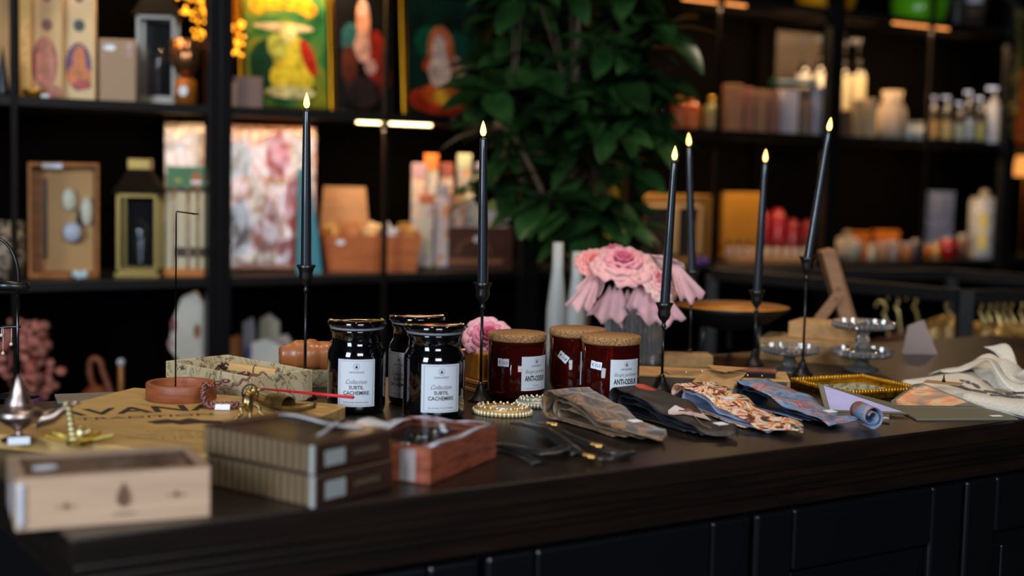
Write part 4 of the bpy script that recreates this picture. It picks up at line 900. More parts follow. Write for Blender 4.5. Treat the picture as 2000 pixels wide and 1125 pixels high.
def hanger(px, py, Y, sh, lab, gm=gar, tilt=0, wid=.1, grp='garments on gold hooks along the clothes rack'):
    P = atY(px, py, Y); t = thing('hanging_garment', lab, 'garment', (P.x, P.y, P.z - sh), tilt, grp); t.location.z = P.z
    b = mb(lg); pts = [(-.016, 0, -.012), (-.014, 0, -.002), (-.004, 0, .004), (.008, 0, -.004), (.010, 0, -.018), (.004, 0, -.03), (.012, 0, -.042), (.022, 0, -sh - .006)]
    b.tube(smooth_pts([Vector(p) for p in pts], 4), .0036, 8); b.build('gold_hook', t)
    b = mb(gm); rows = []; cx = .022
    for i in range(13):
        u = i / 6 - 1; top = -sh - .035 * abs(u) ** 1.6 * (1 if abs(u) < .99 else 1.1)
        rows.append([(cx + u * wid, .007 * s_ * (1 - .6 * abs(u)) + .003 * sin(u * 11), top - .36 * max(0, v) + .0) for s_, v in ((-1, 1), (-1.2, .5), (-.9, .1), (0, -.0), (.9, .1), (1.2, .5), (1, 1))])
    b.ribbon(rows, .003); b.build('garment_body', t)
red = pat((('#3a1410', .3), ('#5a231a', .7)), 20, rough=.6); pinkw = mat('#a9938c', .4)
hl = [(1723, 592, 3.62, .09, 'dark reddish garment on the leftmost gold hook of the rack', red), (1747, 578, 3.54, .10, 'brown garment on the second gold hook from the left of the rack', red),
 (1782, 578, 3.68, .08, 'brown garment behind the glass stands on a gold hook under the left rail', red), (1845, 575, 3.5, .05, 'tan shimmering garment just left of the rack post', gar)]
for (px, py, Y, sh, lab, gm) in hl: hanger(px, py, Y, sh, lab, gm, radians(-25), .085)
for i, px in enumerate((1905, 1921, 1936, 1950, 1964, 1984)):
    hanger(px + 6, 585 + 3 * (i % 2), 3.42 + .04 * i, .05 + .005 * (i % 3), 'tan shimmering garment, number of hooks right of the rack post: ' + ['first', 'second', 'third', 'fourth', 'fifth', 'sixth'][i], gar, radians(-42), .075)
b = mb(pinkw); b.slab([(-.03, 0), (.045, .0), (.012, .055), (-.02, .045)], 0, .004); P = atY(1790, 690, 2.75); 
o = solo(b, 'hanging_price_card', 'pale pink triangular card standing at the left end of the tote bag', 'card', Vector((P.x, P.y, .9)), radians(8))
o.scale = (1, 1, 1.25)
# ================================================================== shelving
frame_m = mat('#100f10', .34, coat=.3); shelf_m = mat('#0d0c0c', .5); backp = mat('#040303', .95, ior=1.1); strip_m = mat('#ffd9a0', .5, emit=7)
LV = {'low': .525, 'B': .957, 'A': 1.390, 'C': 1.810, 'top': 2.25, 'base': .09}
units = []
def unit(t0, t1, lab, thin, strips):
    q = SP(t0); t = thing('shelving_unit', lab, 'shelving', (q.x, q.y, 0), YAW, 'black shelving units'); w = t1 - t0
    for x in (0, w - .03):
        b = mb(frame_m); b.box(x, x + .03, 0, .03, 0, 2.7); b.build('upright', t, .001)
        b = mb(backp); b.box(x, x + .03, .345, .375, 0, 2.7); b.build('upright', t, .001)
    for tx in thin:
        b = mb(mat('#1a1512', .25, coat=.4)); b.box(tx - t0 - .007, tx - t0 + .007, 0, .012, 0, 2.7); b.build('slim_post', t)
    for k, z in LV.items():
        b = mb(shelf_m); b.box(.0302, w - .0302, .013, .36, z - .022, z); b.build('shelf_board', t, .001)
    b = mb(backp); b.box(.0, w, .377, .385, 0, 2.7); b.build('back_panel', t)
    for (k, x0, x1) in strips:
        b = mb(strip_m if k == 'A' else mat('#ff9c50', .5, emit=1.5)); z = LV[k] - .023; b.box(x0 - t0, x1 - t0, .014, .020, z - .006, z); b.build('light_strip', t)
        c = SP((x0 + x1) / 2, .03, z - .02); d_ = bpy.data.lights.new('strip_light', 'AREA'); d_.shape = 'RECTANGLE'; d_.size = x1 - x0; d_.size_y = .01; d_.energy = .35; d_.color = WARM
        o = bpy.data.objects.new('strip_light', d_); C.objects.link(o); o.location = c; o.rotation_euler = (0, 0, YAW)
T = lambda px, py=300: tpx(px, py)
tA = T(430, 300); tB = T(1037, 500); tC = T(1245, 300); tD = T(1628, 300); tE = T(1972, 300)
thin0, thin1, thin2, thin3 = T(28, 300), T(755, 300), T(1402, 300), T(1812, 300)
unit(tA - 1.05, tA, 'black shelving unit at the left with the tall boxes and lanterns', [thin0], [])
unit(tA + .001, tB, 'black shelving unit with the three gold-edged pictures', [thin1], [('A', T(703, 237), thin1 - .012), ('A', thin1 + .012, T(848, 243))])
unit(tB + .001, tC, 'black shelving unit hidden behind the tree', [], [])
unit(tC + .001, tD, 'black shelving unit with the boxed soaps right of the tree', [thin2], [('C', T(1340, 3), thin2 - .01), ('C', thin2 + .01, T(1464, 10))])
unit(tD + .001, tE, 'black shelving unit with pump bottles at the right', [thin3], [('C', T(1752, 40), thin3 - .01), ('C', thin3 + .01, T(1860, 48))])
unit(tE + .001, tE + 1.0, 'black shelving unit at the far right edge', [], [])
for (px, py, lv, p) in [(300, 205, 'A', .55), (230, 60, 'C', 1.2), (640, 60, 'C', 1.6), (560, 240, 'A', .6), (900, 240, 'A', 1.0), (1500, 60, 'C', 2.0), (1700, 60, 'C', 2.0), (1900, 60, 'C', 2.0), (1330, 260, 'A', 1.2), (1560, 270, 'A', 1.3), (1850, 280, 'A', 1.3)]:
    c = SP(T(px, py), .10, LV[lv] - .028); d_ = bpy.data.lights.new('shelf_light', 'AREA'); d_.shape = 'RECTANGLE'; d_.size = .35; d_.size_y = .02; d_.energy = p; d_.color = WARM
    o = bpy.data.objects.new('shelf_light', d_); C.objects.link(o); o.location = c; o.rotation_euler = (radians(18), 0, YAW); d_.energy *= 1.25

def spot(px, lv, inset=.12, py=None):
    z = LV[lv]; y = {'A': 210, 'B': 540, 'C': 20, 'low': 800}[lv] if py is None else py; q = SP(tpx(px, y, inset), inset, z + .0004); return q
def hgt(q, y):
    z = zat(y, q); k = [v for v in sorted(LV.values()) if v > q.z + .01]; return (min(z, k[0] - .040) if k else z) - q.z
def wpx(q, n): return n * q.y / F
def sbox(name, lab, cat, x0, x1, ytop, lv, m, inset=.12, depth=.06, yaw=8, grp=None, decor=None, lidm=None):
    q = spot((x0 + x1) / 2, lv, inset); w = wpx(q, x1 - x0) ; h = hgt(q, ytop); t = thing(name, lab, cat, q, radians(yaw), grp)
    if q and lidm:
        b = mb(m); b.cbox(w, depth, h * .75); b.build('box_body', t, .0015); b = mb(lidm); b.box(-w / 2, w / 2, -depth / 2, depth / 2, h * .75 + .0005, h); b.build('lid', t, .0015)
    else:
        b = mb(m); b.cbox(w, depth, h); b.build('box_body', t, .0015)
    if decor: decor(t, w, h, depth)
    return t, w, h
def decals(lst):
    """lst: (matcolour, cx, cz, rx, rz) in fractions of the face"""
    def f(t, w, h, d):
        b = MB()
        for i, (c, cx, cz, rx, rz) in enumerate(lst):
            b.use(mott(c)); b.ell((cx - .5) * w, cz * h, rx * w, rz * h, -d / 2 - .0002 - .0002 * i, .0002)
        b.build('printed_front', t)
    return f
# --- level A, left unit
pale = pat((('#c99a5e', .3), ('#dcb67c', .7)), 6, rough=.5)
sbox('tall_incense_box', 'pale tall box at the far left edge of the top shelf', 'box', -30, 22, -60, 'A', pat((('#b78a50', .3), ('#c79a62', .7)), 6), .14, .06, 20, 'tall pale boxes')
q = spot(6, 'A', .05); b = mb(mat('#12171a', .3)); h = hgt(q, 88); b.lathe([(0, 0), (.016, 0), (.015, .01), (.004, h * .8), (0, h)], 20); solo(b, 'dark_cone_bottle', 'dark cone-shaped bottle at the far left edge of the top shelf', 'bottle', q)
inc = [(42, 64, '#d0a050', [('#d79a3a', .5, .42, .4, .25)], 'pale tall box partly hidden by the slim post, leftmost of the three incense boxes'),
 (67, 123, '#d8b078', [('#b23a20', .5, .86, .16, .05), ('#7d3d30', .5, .62, .18, .05), ('#8f3f34', .42, .30, .42, .22), ('#c97a5c', .45, .27, .30, .25), ('#b06a50', .7, .06, .3, .06)], 'tall pale box printed with a red-haired woman, middle of the three incense boxes'),
 (128, 186, '#dcc090', [('#6a1f2c', .5, .86, .16, .05), ('#1c2f20', .5, .62, .18, .05), ('#5b2f5c', .48, .28, .42, .20), ('#c9702c', .5, .34, .2, .12), ('#c9702c', .5, .20, .40, .10), ('#b03a28', .6, .13, .3, .04)], 'tall pale box printed with a purple-haired woman, right of the three incense boxes')]
for x0, x1, c, dec, lab in inc: sbox('tall_incense_box', lab, 'box', x0, x1, -38, 'A', mat(c, .55), .13, .05, 12, 'tall pale boxes', decals([(a, b_, c_, d_, e_) for a, b_, c_, d_, e_ in dec]))
q = spot(68, 'A', .05); b = mb(mat('#b07a20', .35, .6)); b.lathe([(0, 0), (.018, 0), (.028, .010), (.030, .018), (.027, .018), (.016, .004), (0, .003)], 24); solo(b, 'gold_dish', 'small golden dish in front of the incense boxes', 'dish', q)
q = spot(88, 'A', .03); b = mb(WHITE); b.cbox(.018, .01, .008); solo(b, 'white_tag', 'small white tag beside the golden dish on the top shelf', 'tag', q, .3)
sbox('beige_box', 'plain beige upright box with a price sticker, between the incense boxes and lantern', 'box', 197, 265, 78, 'A', mat('#a98a6c', .6), .06, .04, 10, None, decals([('#dfe2e8', .28, .86, .18, .05), ('#c49a90', .82, .83, .08, .12)]))
def lantern(px0, px1, ytop, lv, fm, roofm, lab, inset, bulb=True, capm=None):
    q = spot((px0 + px1) / 2, lv, inset); w = wpx(q, px1 - px0) * .92; H = hgt(q, ytop); t = thing('glass_lantern', lab, 'lantern', q, radians(6)); hb = H * .70; p = w * .04
    b = mb(fm); b.cbox(w * 1.12, w * 1.12, .012); b.build('base', t, .002)
    for sx in (-1, 1):
        for sy in (-1, 1): b = mb(fm); b.at((sx * (w / 2 - p), sy * (w / 2 - p), .012)).cbox(p * 2, p * 2, hb - .012); b.build('corner_post', t)
    b = mb(fm)
    for z, nm in ((.012, 'lower_rail'), (hb - p * 2, 'upper_rail')):
        b = mb(fm)
        for sy in (-1, 1): b.at((0, sy * (w / 2 - p), z)).cbox(w, p * 2, p * 2); b.at((sy * (w / 2 - p), 0, z)).cbox(p * 2, w, p * 2)
        b.build(nm, t)
    for sy in (-1, 1): b = mb(mat('#c8d0d4', .05, metal=1, alpha=.08)); b.at((0, sy * (w / 2 - p), .02)).cbox(w * .85, .0015, hb - .04); b.build('glass_pane', t)
    b = mb(roofm); a = w * .62; c = w * .26; b.at(); b.add([(-a, -a, hb), (a, -a, hb), (a, a, hb), (-a, a, hb), (-c, -c, H * .9), (c, -c, H * .9), (c, c, H * .9), (-c, c, H * .9)], [(0, 3, 2, 1), (4, 5, 6, 7), (0, 1, 5, 4), (1, 2, 6, 5), (2, 3, 7, 6), (3, 0, 4, 7)]); rf = b.build('roof', t)
    b = mb(capm or fm); b.cbox(c * 2.1, c * 2.1, H * .09, H * .9); b.build('chimney_cap', rf, .002)
    b = mb(mat('#8a9098', .1, metal=1, alpha=.25)); b.at((0, 0, .014)).lathe([(0, 0), (w * .08, 0), (w * .08, hb * .12), (w * .20, hb * .35), (w * .20, hb * .5), (w * .1, hb * .62), (0, hb * .64)], 20); b.build('bulb', t)
    return q
lantern(270, 348, -40, 'A', mat('#6d6860', .35, .8), mat('#080605', .7, ior=1.15), 'silver framed glass lantern with dark roof on the top shelf', .14)
lantern(232, 316, 308, 'B', mat('#8a7440', .35, .8), mat('#080605', .7, ior=1.15), 'gold framed glass lantern with dark roof on the middle shelf', .12)
q = spot(363, 'A', .035); t = thing('brass_goblet_lamp', 'brass cup-shaped oil lamp on an orange base, beside the silver lantern', 'lamp', q); h = hgt(q, 78); k = wpx(q, 58) / 2
b = mb(mat('#b5651e', .4, .3)); b.lathe([(0, 0), (k * .75, 0), (k * .72, h * .36), (k * .4, h * .42), (0, h * .42)], 24); b.build('base', t)
b = mb(mat('#a8714a', .25, .9)); b.lathe([(0, h * .42), (k * .5, h * .45), (k * .95, h * .62), (k * 1.05, h), (k * .98, h), (k * .85, h * .64), (0, h * .5)], 40, rib=.05, ribn=12); b.build('fluted_cup', t)
b = mb(WHITE); b.ell(0, h * .2, k * .3, k * .36, -k * .78, .001); b.build('price_sticker', t)
sbox('copper_tin', 'narrow reddish copper tin behind the brass goblet lamp', 'tin', 398, 416, 75, 'A', mat('#7a3a1c', .35, .6), .14, .03, 10)
# string of lights
random.seed(11)
t = thing('fairy_light_string', 'glowing golden cluster of tiny lights hanging at the top between the two units', 'string lights', SP(T(400, 60), .2, LV['C'] - .03))
b = mb(mat('#f09a24', .5, emit=3)); L = t.location; pts = []
for i in range(130):
    px = random.uniform(345, 428) if i % 5 else random.uniform(448, 478); py = random.uniform(-40, 95) if px < 440 else random.uniform(40, 110)
    if px < 375: py = min(py, 25)
    z = .27 + random.uniform(-.03, .03) if px < 440 else .06 + random.uniform(-.02, .02); q = SP(tpx(px, 50, z), z); q.z = atY(px, py, q.y).z
    if q.z > LV['C'] - .03: continue
    pts.append(q - L); b.sph(q - L, .0042, 6)
b.build('bulbs', t); b = mb(mat('#6a4a1c', .5)); pts.sort(key=lambda p: p.z)
for i in range(0, len(pts) - 1): b.tube([pts[i], pts[i + 1]], .0006, 4) if (pts[i + 1] - pts[i]).length < .12 else None
b.tube([Vector((0, 0, 0)), pts[-1]], .0006, 4)
b.build('wire', t)
# --- pictures
def picture(x0, x1, ytop, lab, base, shapes, ybot=215):
    inset = .14; dep = .045; a = tpx(x0, ybot, inset + dep * .5); c = tpx(x1, ybot, inset); w = c - a; q = SP(a, inset, LV['A'] + .0004); H = hgt(q, ytop); 
    t = thing('gold_edged_picture', lab, 'picture', q, YAW, 'gold-edged pictures on the top shelf'); t.rotation_euler = (radians(-5), 0, YAW); t.location.z += .006
    b = mb(mat('#c98f22', .28, 1)); b.box(0, w, 0, dep, 0, H); b.box(-.006, .012, -.006, 0, 0, H); b.build('gold_edge', t, .002)
    b = mb(base); b.box(.012, w, -.002, -.0001, .004, H); y = -.0022
    for i, (c_, cx, cz, rx, rz, *rot) in enumerate(shapes): b.use(mott(c_, .3) if isinstance(c_, str) else c_); b.ell(cx * w, cz * H, rx * w, rz * H, y - .0002 * i, .0002, 24, rot[0] if rot else 0)
    b.build('canvas', t)
    return t
g1 = pat((('#0d2a18', .25), ('#2c6a38', .45), ('#8a8a20', .6), ('#123a22', .75)), 8, rough=.25, dist=1)
goldz = pat((('#7a4e08', .35), ('#e0a020', .55)), 60, rough=.3)
picture(466, 640, -35, 'gold-edged green picture with a yellow dress figure under a golden arch', g1, [(goldz, .5, .82, .40, .11), (g1, .5, .74, .28, .07), ('#c9b48a', .5, .66, .35, .035), ('#15402a', .3, .35, .2, .2), ('#c8b93a', .55, .45, .20, .18), ('#d6c032', .58, .25, .26, .16), ('#b02a1c', .78, .42, .07, .16, .35), ('#a8b04a', .42, .5, .12, .1), ('#dccf8a', .55, .62, .09, .08), ('#cfc78a', .55, .13, .3, .05)])
g2 = pat((('#0a0a0c', .3), ('#1a1716', .7)), 5, rough=.25)
picture(642, 770, -40, 'gold-edged dark picture of a praying figure in red and teal', g2, [('#2a5a58', .32, .55, .16, .13), ('#8a2418', .72, .42, .17, .22), ('#5a2a1c', .28, .35, .12, .16), ('#c98a6a', .52, .70, .11, .18), ('#c0907c', .5, .5, .13, .12), ('#b98c80', .62, .35, .1, .06), ('#2c1f1e', .5, .15, .3, .12), ('#c9a08c', .52, .8, .08, .07), ('#6a1f1c', .85, .3, .1, .2)])
g3 = pat((('#080a08', .3), ('#0e2a1e', .55), ('#0a0a08', .75)), 6, rough=.25)
picture(782, 940, -10, 'gold-edged dark green picture of a seated pale figure on a red lotus', g3, [('#0e4a34', .35, .62, .2, .14), ('#0e4030', .72, .6, .16, .12), ('#a82c14', .5, .13, .46, .12), ('#c9581c', .48, .18, .26, .10), ('#d8a02c', .48, .16, .1, .06), ('#a83a20', .5, .42, .26, .10), ('#b8603a', .48, .56, .17, .2), ('#cfae9c', .46, .38, .15, .15), ('#d6b8a8', .46, .54, .09, .14), ('#c99a80', .72, .38, .06, .14, .3)])
b = mb(pat((('#5a2e12', .3), ('#7a431c', .7)), 6, rough=.4)); q = spot(484, 'A', .07); w = wpx(q, 56); b.cbox(w, .03, hgt(q, 150)); solo(b, 'brown_card_box', 'small brown box in front of the green picture on the top shelf', 'box', q, radians(12), None, .002)
b = mb(mat('#caa890', .5)); q = spot(458, 'A', .045); b.cbox(.010, .01, .062); solo(b, 'beige_stick', 'thin beige upright stick at the left of the small brown box', 'stick', q)

# --- level B, left unit
woven = pat((('#3a2f26', .45), ('#a08a70', .55)), 70, 'voronoi', .7)
q = spot(10, 'B', .14); b = mb(woven); h = hgt(q, 432); b.lathe([(0, 0), (.042, 0), (.050, h * .4), (.046, h), (.043, h), (.04, .01), (0, .008)], 32); solo(b, 'woven_basket', 'woven beige basket pot behind the jewellery stand at the left edge', 'basket', q)
q = spot(125, 'B', .10); w = wpx(q, 132); h = hgt(q, 318); t = thing('wooden_display_case', 'open wooden display case with a carved pipe ornament, middle shelf left', 'display case', q, radians(18)); ob = wood('#b06a20', '#8a4e18', 8); d = .055
b = mb(ob); b.box(-w / 2, w / 2, d - .006, d, 0, h); b.box(-w / 2, -w / 2 + .008, 0, d - .006, 0, h); b.box(w / 2 - .008, w / 2, 0, d - .006, 0, h); b.box(-w / 2 + .008, w / 2 - .008, 0, d - .006, 0, .012); b.box(-w / 2 + .008, w / 2 - .008, 0, d - .006, h - .010, h); b.build('case_body', t, .0015)
b = mb(pat((('#b5874f', .3), ('#c99c62', .7)), 6)); b.box(-w * .25, w / 2 - .012, d - .014, d - .0065, .014, h - .014); b.build('backing_panel', t)
b = mb(BLACK); b.box(-w * .29, -w * .24, d - .020, d - .008, h * .16, h * .86); b.build('divider_slot', t)
q2 = (w * .08, .02, 0)
b = mb(mat('#d8d2b8', .4)); b.sph((w * .08, .03, h * .68), .021, 12, (.9, .6, 1.4)); b.sph((w * .33, .03, h * .58), .022, 12, (.75, .6, 1.7)); b.build('ivory_horns', t)
b = mb(mat('#26241c', .5)); b.sph((w * .22, .028, h * .5), .012, 12, (.6, .6, 2.4)); b.use(mat('#5a1e16', .5)); b.sph((w * .14, .03, h * .36), .018, 12, (1.1, .6, 1)); b.build('pipe_bowl', t)
b = mb(mat('#b9bcc8', .4)); b.sph((w * .12, .014, h * .40), .023, 14, (1, .5, 1.1)); b.build('silver_medallion', t)
b = mb(STICK); b.box(-w * .30, -w * .02, -.001, 0, h - .014, h - .002); b.build('price_sticker', t)
q = spot(155, 'B', .03); b = mb(mat('#a9c4cc', .3)); 
for i in range(7): b.sph((random.uniform(-.016, .016), random.uniform(-.008, .008), .007 + random.uniform(0, .014)), .0085, 8, (1.2, 1, .8))
solo(b, 'crystal_cluster', 'small pale blue crystal cluster in front of the wooden display case', 'ornament', q)
# incense tube stack
q = spot(364, 'B', .08); w = wpx(q, 76); t = thing('incense_tube_rack', 'rack of cream incense tubes on an orange base, beside the gold lantern', 'incense', q, radians(8)); h = hgt(q, 375); 
b = mb(wood('#c9791e', '#b5681a')); b.cbox(w * 1.12, .045, .020); b.build('orange_base', t, .002)
for i, x in enumerate((-.43, -.12, .18, .42)):
    b = mb(mat('#cdbf98', .5)); r_ = w * (.075 if i != 1 else .12); b.box(x * w - r_, x * w + r_, -.016, .010, .0205, h); b.use(mat('#3a2a1a', .5)); b.box(x * w - r_, x * w + r_, -.0165, -.016, .05, .075) if i > 0 else None; b.use(BLACK); b.box(x * w - r_, x * w + r_, -.0165, .0105, h, h + .010); b.build('incense_tube', t)
q2 = q + Vector((0, 0, h + .0115))
b = mb(mat('#4f8055', .55)); b.cbox(w * .98, .028, hgt(q, 325) - h - .012); b.use(mat('#a8a83a', .5)); b.ell(-w * .2, .018, .010, .006, -.0142, .0004); b.use(mat('#b8672c', .5)); b.ell(w * .25, .02, .014, .019, -.0146, .0004); b.use(STICK); b.box(w * .12, w * .38, -.0152, -.0147, .010, .018)
solo(b, 'green_incense_box', 'small green box lying on top of the incense tube rack', 'box', q2, radians(8))
# packaged pictures in clear film
multi = pat((('#3a2a1c', .3), ('#7d6540', .40), ('#9c3a28', .46), ('#b07a4c', .52), ('#8f9aa0', .60), ('#a04a30', .68), ('#a08a64', .74)), 24, rough=.4, detail=3, dist=1.6, coat=.3)
def film_pack(x0, x1, ytop, lab, inset, m, lv='B', decor=None, lean=-6, dep=.03):
    q = spot((x0 + x1) / 2, lv, inset); w = wpx(q, x1 - x0); h = hgt(q, ytop); t = thing('film_wrapped_print', lab, 'wrapped print', q, YAW * .45, 'film-wrapped prints'); t.rotation_euler = (radians(lean), 0, YAW * .45); t.location.z += .003
    b = mb(m); b.cbox(w, dep, h); b.build('printed_panel', t, .003)
    b = mb(mat('#d8dce4', .12, metal=1, alpha=.018)); nn_ = 22; rf_ = random.Random(5); rows = [[(-w * .51 + w * 1.02 * i / nn_ + rf_.uniform(-.002, .002), -dep / 2 - .0065 + rf_.uniform(-.0028, .0028), .001 + h * j / nn_) for i in range(nn_ + 1)] for j in range(nn_ + 1)]; b.ribbon(rows, .0004); b.build('crinkled_film', t)
    if decor: decor(t, w, h, dep)
    return t
film_pack(322, 402, 222, 'clear-film wrapped pale print behind the incense tubes', .20, pat((('#6a5a4a', .3), ('#a89a88', .5), ('#5f4e40', .6), ('#8a5a4c', .7)), 18, rough=.2, dist=1), dep=.01)
film_pack(448, 616, 226, 'large film-wrapped colourful print filling the shelf behind the left candle', .20, multi, decor=decals([('#6f757d', .12, .75, .16, .14), ('#8a200f', .55, .80, .14, .18, ), ('#8a8472', .85, .75, .12, .22), ('#a87a48', .45, .62, .4, .025), ('#8a2c20', .8, .45, .18, .2), ('#7a3c1c', .42, .3, .18, .2), ('#94805f', .3, .5, .10, .18), ('#3f332a', .12, .27, .12, .22), ('#7a1f1a', .75, .13, .2, .1), ('#b09a6a', .3, .08, .25, .03)]))
b = mb(mat('#3f8a94', .3, coat=.5)); q = spot(604, 'B', .09); w = wpx(q, 50); h = hgt(q, 330); b.slab([(-w * .5, 0), (w * .5, 0), (w * .35, h * .35), (-w * .1, h), (-w * .5, h)], 0, .006); solo(b, 'teal_folder', 'teal pointed sheet at the right of the large film-wrapped print', 'sheet', q, radians(15))
# crate with soaps
q = spot(722, 'B', .14); w = wpx(q, 190); h = hgt(q, 458); t = thing('wooden_crate', 'open orange wooden crate with raised lid holding gold parcels', 'crate', q, radians(14)); oc = wood('#c46a22', '#a04e16', 8); d = .10
def tray(b, w, d, h, th=.006, fl=1.12):
    for s_ in (-1, 1): b.slab([(-w / 2, 0), (w / 2, 0), (w / 2 * fl, h), (-w / 2 * fl, h)], s_ * d / 2 - th / 2, s_ * d / 2 + th / 2)
    b.box(-w / 2, w / 2, -d / 2, d / 2, 0, th)
    for s_ in (-1, 1): b.add([(s_ * w / 2, -d / 2, 0), (s_ * w / 2, d / 2, 0), (s_ * w / 2 * fl, d / 2, h), (s_ * w / 2 * fl, -d / 2, h), (s_ * (w / 2 - th), -d / 2, 0), (s_ * (w / 2 - th), d / 2, 0), (s_ * (w / 2 * fl - th), d / 2, h), (s_ * (w / 2 * fl - th), -d / 2, h)], [(0, 1, 2, 3), (7, 6, 5, 4), (0, 4, 5, 1), (1, 5, 6, 2), (2, 6, 7, 3), (3, 7, 4, 0)])
b = mb(oc); tray(b, w * .9, d, h); b.build('crate_body', t)
b = mb(wood('#c09060', '#a87848', 8)); hl_ = hgt(q, 366); b.slab([(-w * .5, h), (w * .02, h), (-w * .03, hl_), (-w * .46, hl_)], d / 2 + .004, d / 2 + .010); b.build('raised_lid', t)
b = mb(STICK); b.ell(-w * .33, h * .8, .012, .007, -d / 2 - .0035, .0005); b.build('price_sticker', t)
gp = [mat('#d0a05c', .3, .5), mat('#c9ccd4', .3, .3), mat('#e0bc80', .35, .2), mat('#b0692c', .4, .2)]
random.seed(31); Rz = Matrix.Rotation(radians(14), 3, 'Z')
names = ['at the left end', 'left of the middle', 'in the middle', 'right of the middle', 'at the right end']
for i in range(10):
    x = (-.38 + .19 * (i % 5)) * w; y = -.02 if i < 5 else .022; z = h - .022 + (.012 if i >= 5 else 0); b = mb(gp[(i * 3 + i // 5) % 4]); b.cbox(.036, .022, .044)
    o = solo(b, 'gold_parcel', 'small gold-wrapped soap in the %s row of the orange crate, %s' % ('front' if i < 5 else 'back', names[i % 5]), 'soap', q + Rz @ Vector((x, y, z)), radians(random.uniform(-30, 30)), 'wrapped soaps in the orange crate', .003); o.rotation_euler.y = radians(random.uniform(-25, 25))
# dark crate with tubes
q = spot(908, 'B', .12); w = wpx(q, 178); h = hgt(q, 442); t = thing('dark_wooden_crate', 'dark brown wooden crate with an arched stamp, right of the orange crate', 'crate', q, radians(14)); dc = wood('#4f2610', '#3a1a0a', 8); d = .09
b = mb(dc); tray(b, w * .96, d, h, .006, 1.03); b.build('crate_body', t)
b = mb(mat('#8a5a34', .6)); 
for i in range(14): a = pi * i / 13; b.at((w * .06 + .048 * cos(a), -d / 2 - .0045, h * .40 + .040 * sin(a))).sph((0, 0, 0), .004, 6, (1, .12, 1))
b.at(); b.box(-w * .25, w * .38, -d / 2 - .0045, -d / 2 - .0035, h * .14, h * .26); b.use(STICK); b.ell(w * .08, h * .72, .008, .008, -d / 2 - .005, .0005); b.build('stamped_arch', t)
random.seed(41); cols = ['#b0623c', '#8f8a94', '#c08a5c', '#9aa5b0', '#7a8a4c', '#a88c9c', '#c9702c', '#8c4a3a', '#aab49c', '#b8a8c0']
k = 0; where = ['first', 'second', 'third', 'fourth', 'fifth', 'sixth']
for r, (ys, xs) in enumerate([((300, 318), (814, 838, 868, 902, 938)), ((360, 378), (830, 860, 890, 922, 952, 978))]):
    for i, px in enumerate(xs):
        qq = spot(px, 'B', .14 if r == 0 else .105); top = (ys[0] if i % 2 else ys[1]) + (20 if px < 800 else 0) + (15 if px > 950 else 0); hh = zat(top, qq) - qq.z - .010; ww = wpx(qq, 27)
        c = cols[k % 10]; b = mb(pat(((c, .35), ('#d0c4b4', .5), (cols[(k + 3) % 10], .62)), 45, rough=.3, coat=.6)); b.cbox(ww, .014, hh * .86); b.use(mat(cols[(k + 5) % 10], .4)); b.box(-ww * .5, ww * .5, -.0075, .0075, hh * .86, hh)
        solo(b, 'sachet', 'tall patterned sachet in the dark crate, %s from the left of its %s row' % (where[i], 'back' if r == 0 else 'front'), 'sachet', qq + Vector((0, 0, .009)), radians(10 + random.uniform(-12, 12)), 'patterned sachets in the dark crate', .002); k += 1

# --- right units, level A
def bottle(px, lv, ytop, wp, lab, body, labm, capm, inset=.12, grp=None, pump=False, dark=False, base=None, ln=.6):
    q = spot(px, lv, inset) if base is None else base; R = wpx(q, wp) / 2; H = hgt(q, ytop); t = thing('pump_bottle' if pump else 'bottle', lab, 'bottle', q, face(q), grp)
    b = mb(body); hb = H * (.72 if pump else .78); b.lathe([(0, 0), (R * .95, 0), (R, .003), (R, hb * .86), (R * .7, hb * .97), (R * .36, hb), (0, hb)], 24); b.build('bottle_body', t)
    b = mb(capm); 
    if pump: b.cyl(R * .4, hb, hb + H * .08, 16); b.cyl(R * .1, hb + H * .08, H * .96, 8); b.box(-R * .9, R * .3, -R * .16, R * .16, H * .95, H)
    else: b.cyl(R * .42, hb, H, 16)
    b.build('pump_head' if pump else 'cap', t)
    b = mb(labm); patch(b, R + .0005, 0, 1.25, hb * .08, hb * (.08 + ln), 12); b.build('paper_label', t); return t, q, H
G = 'small goods on the right upper shelf'
amb = mat('#a8501a', .2, coat=.6); pall = mat('#cfcfd4', .5); yel = mat('#c6b98a', .5); drk = mat('#15120f', .2, coat=.6)
bottle(1328, 'A', 178, 34, 'amber orange bottle, left of the pair just right of the tree', amb, mat('#b5582c', .5), mat('#c98a3a', .4), ln=.7)
bottle(1352, 'A', 185, 32, 'amber orange bottle with golden cap, right of the pair beside the tree', amb, mat('#c9682c', .5), mat('#d09a3a', .3, .6))
bottle(1390, 'A', 188, 30, 'pale green bottle with golden cap by the slim post', mat('#8f9060', .35), mat('#b0a87a', .5), mat('#c9a04a', .3, .6))
bx_ = [(1413, 1448, 165, '#9c7148', 'tallest kraft soap box right of the slim post'), (1449, 1468, 172, '#a8694c', 'narrow reddish soap box, second from the slim post'), (1469, 1494, 176, '#9a7a50', 'kraft soap box, third from the slim post'), (1495, 1518, 178, '#8a6048', 'brown soap box, fourth from the slim post'), (1520, 1556, 176, '#b5adb8', 'lilac-white packet left of the kraft gap'), (1584, 1612, 170, '#c0bac8', 'lilac-white packet beside the thick upright'), (1558, 1582, 196, '#7f7058', 'small brown packet between the two lilac-white ones')]
for x0, x1, y, c, lab in bx_: sbox('soap_box', lab, 'box', x0, x1, y, 'A', pat(((c, .3), (c, .45), ('#8f5a50', .52), (c, .6)), 30, stretch=(1, 1, 2)) if c < '#b' else mat(c, .5), .10, .04, 14, 'soap boxes on the right upper shelf', None, None)
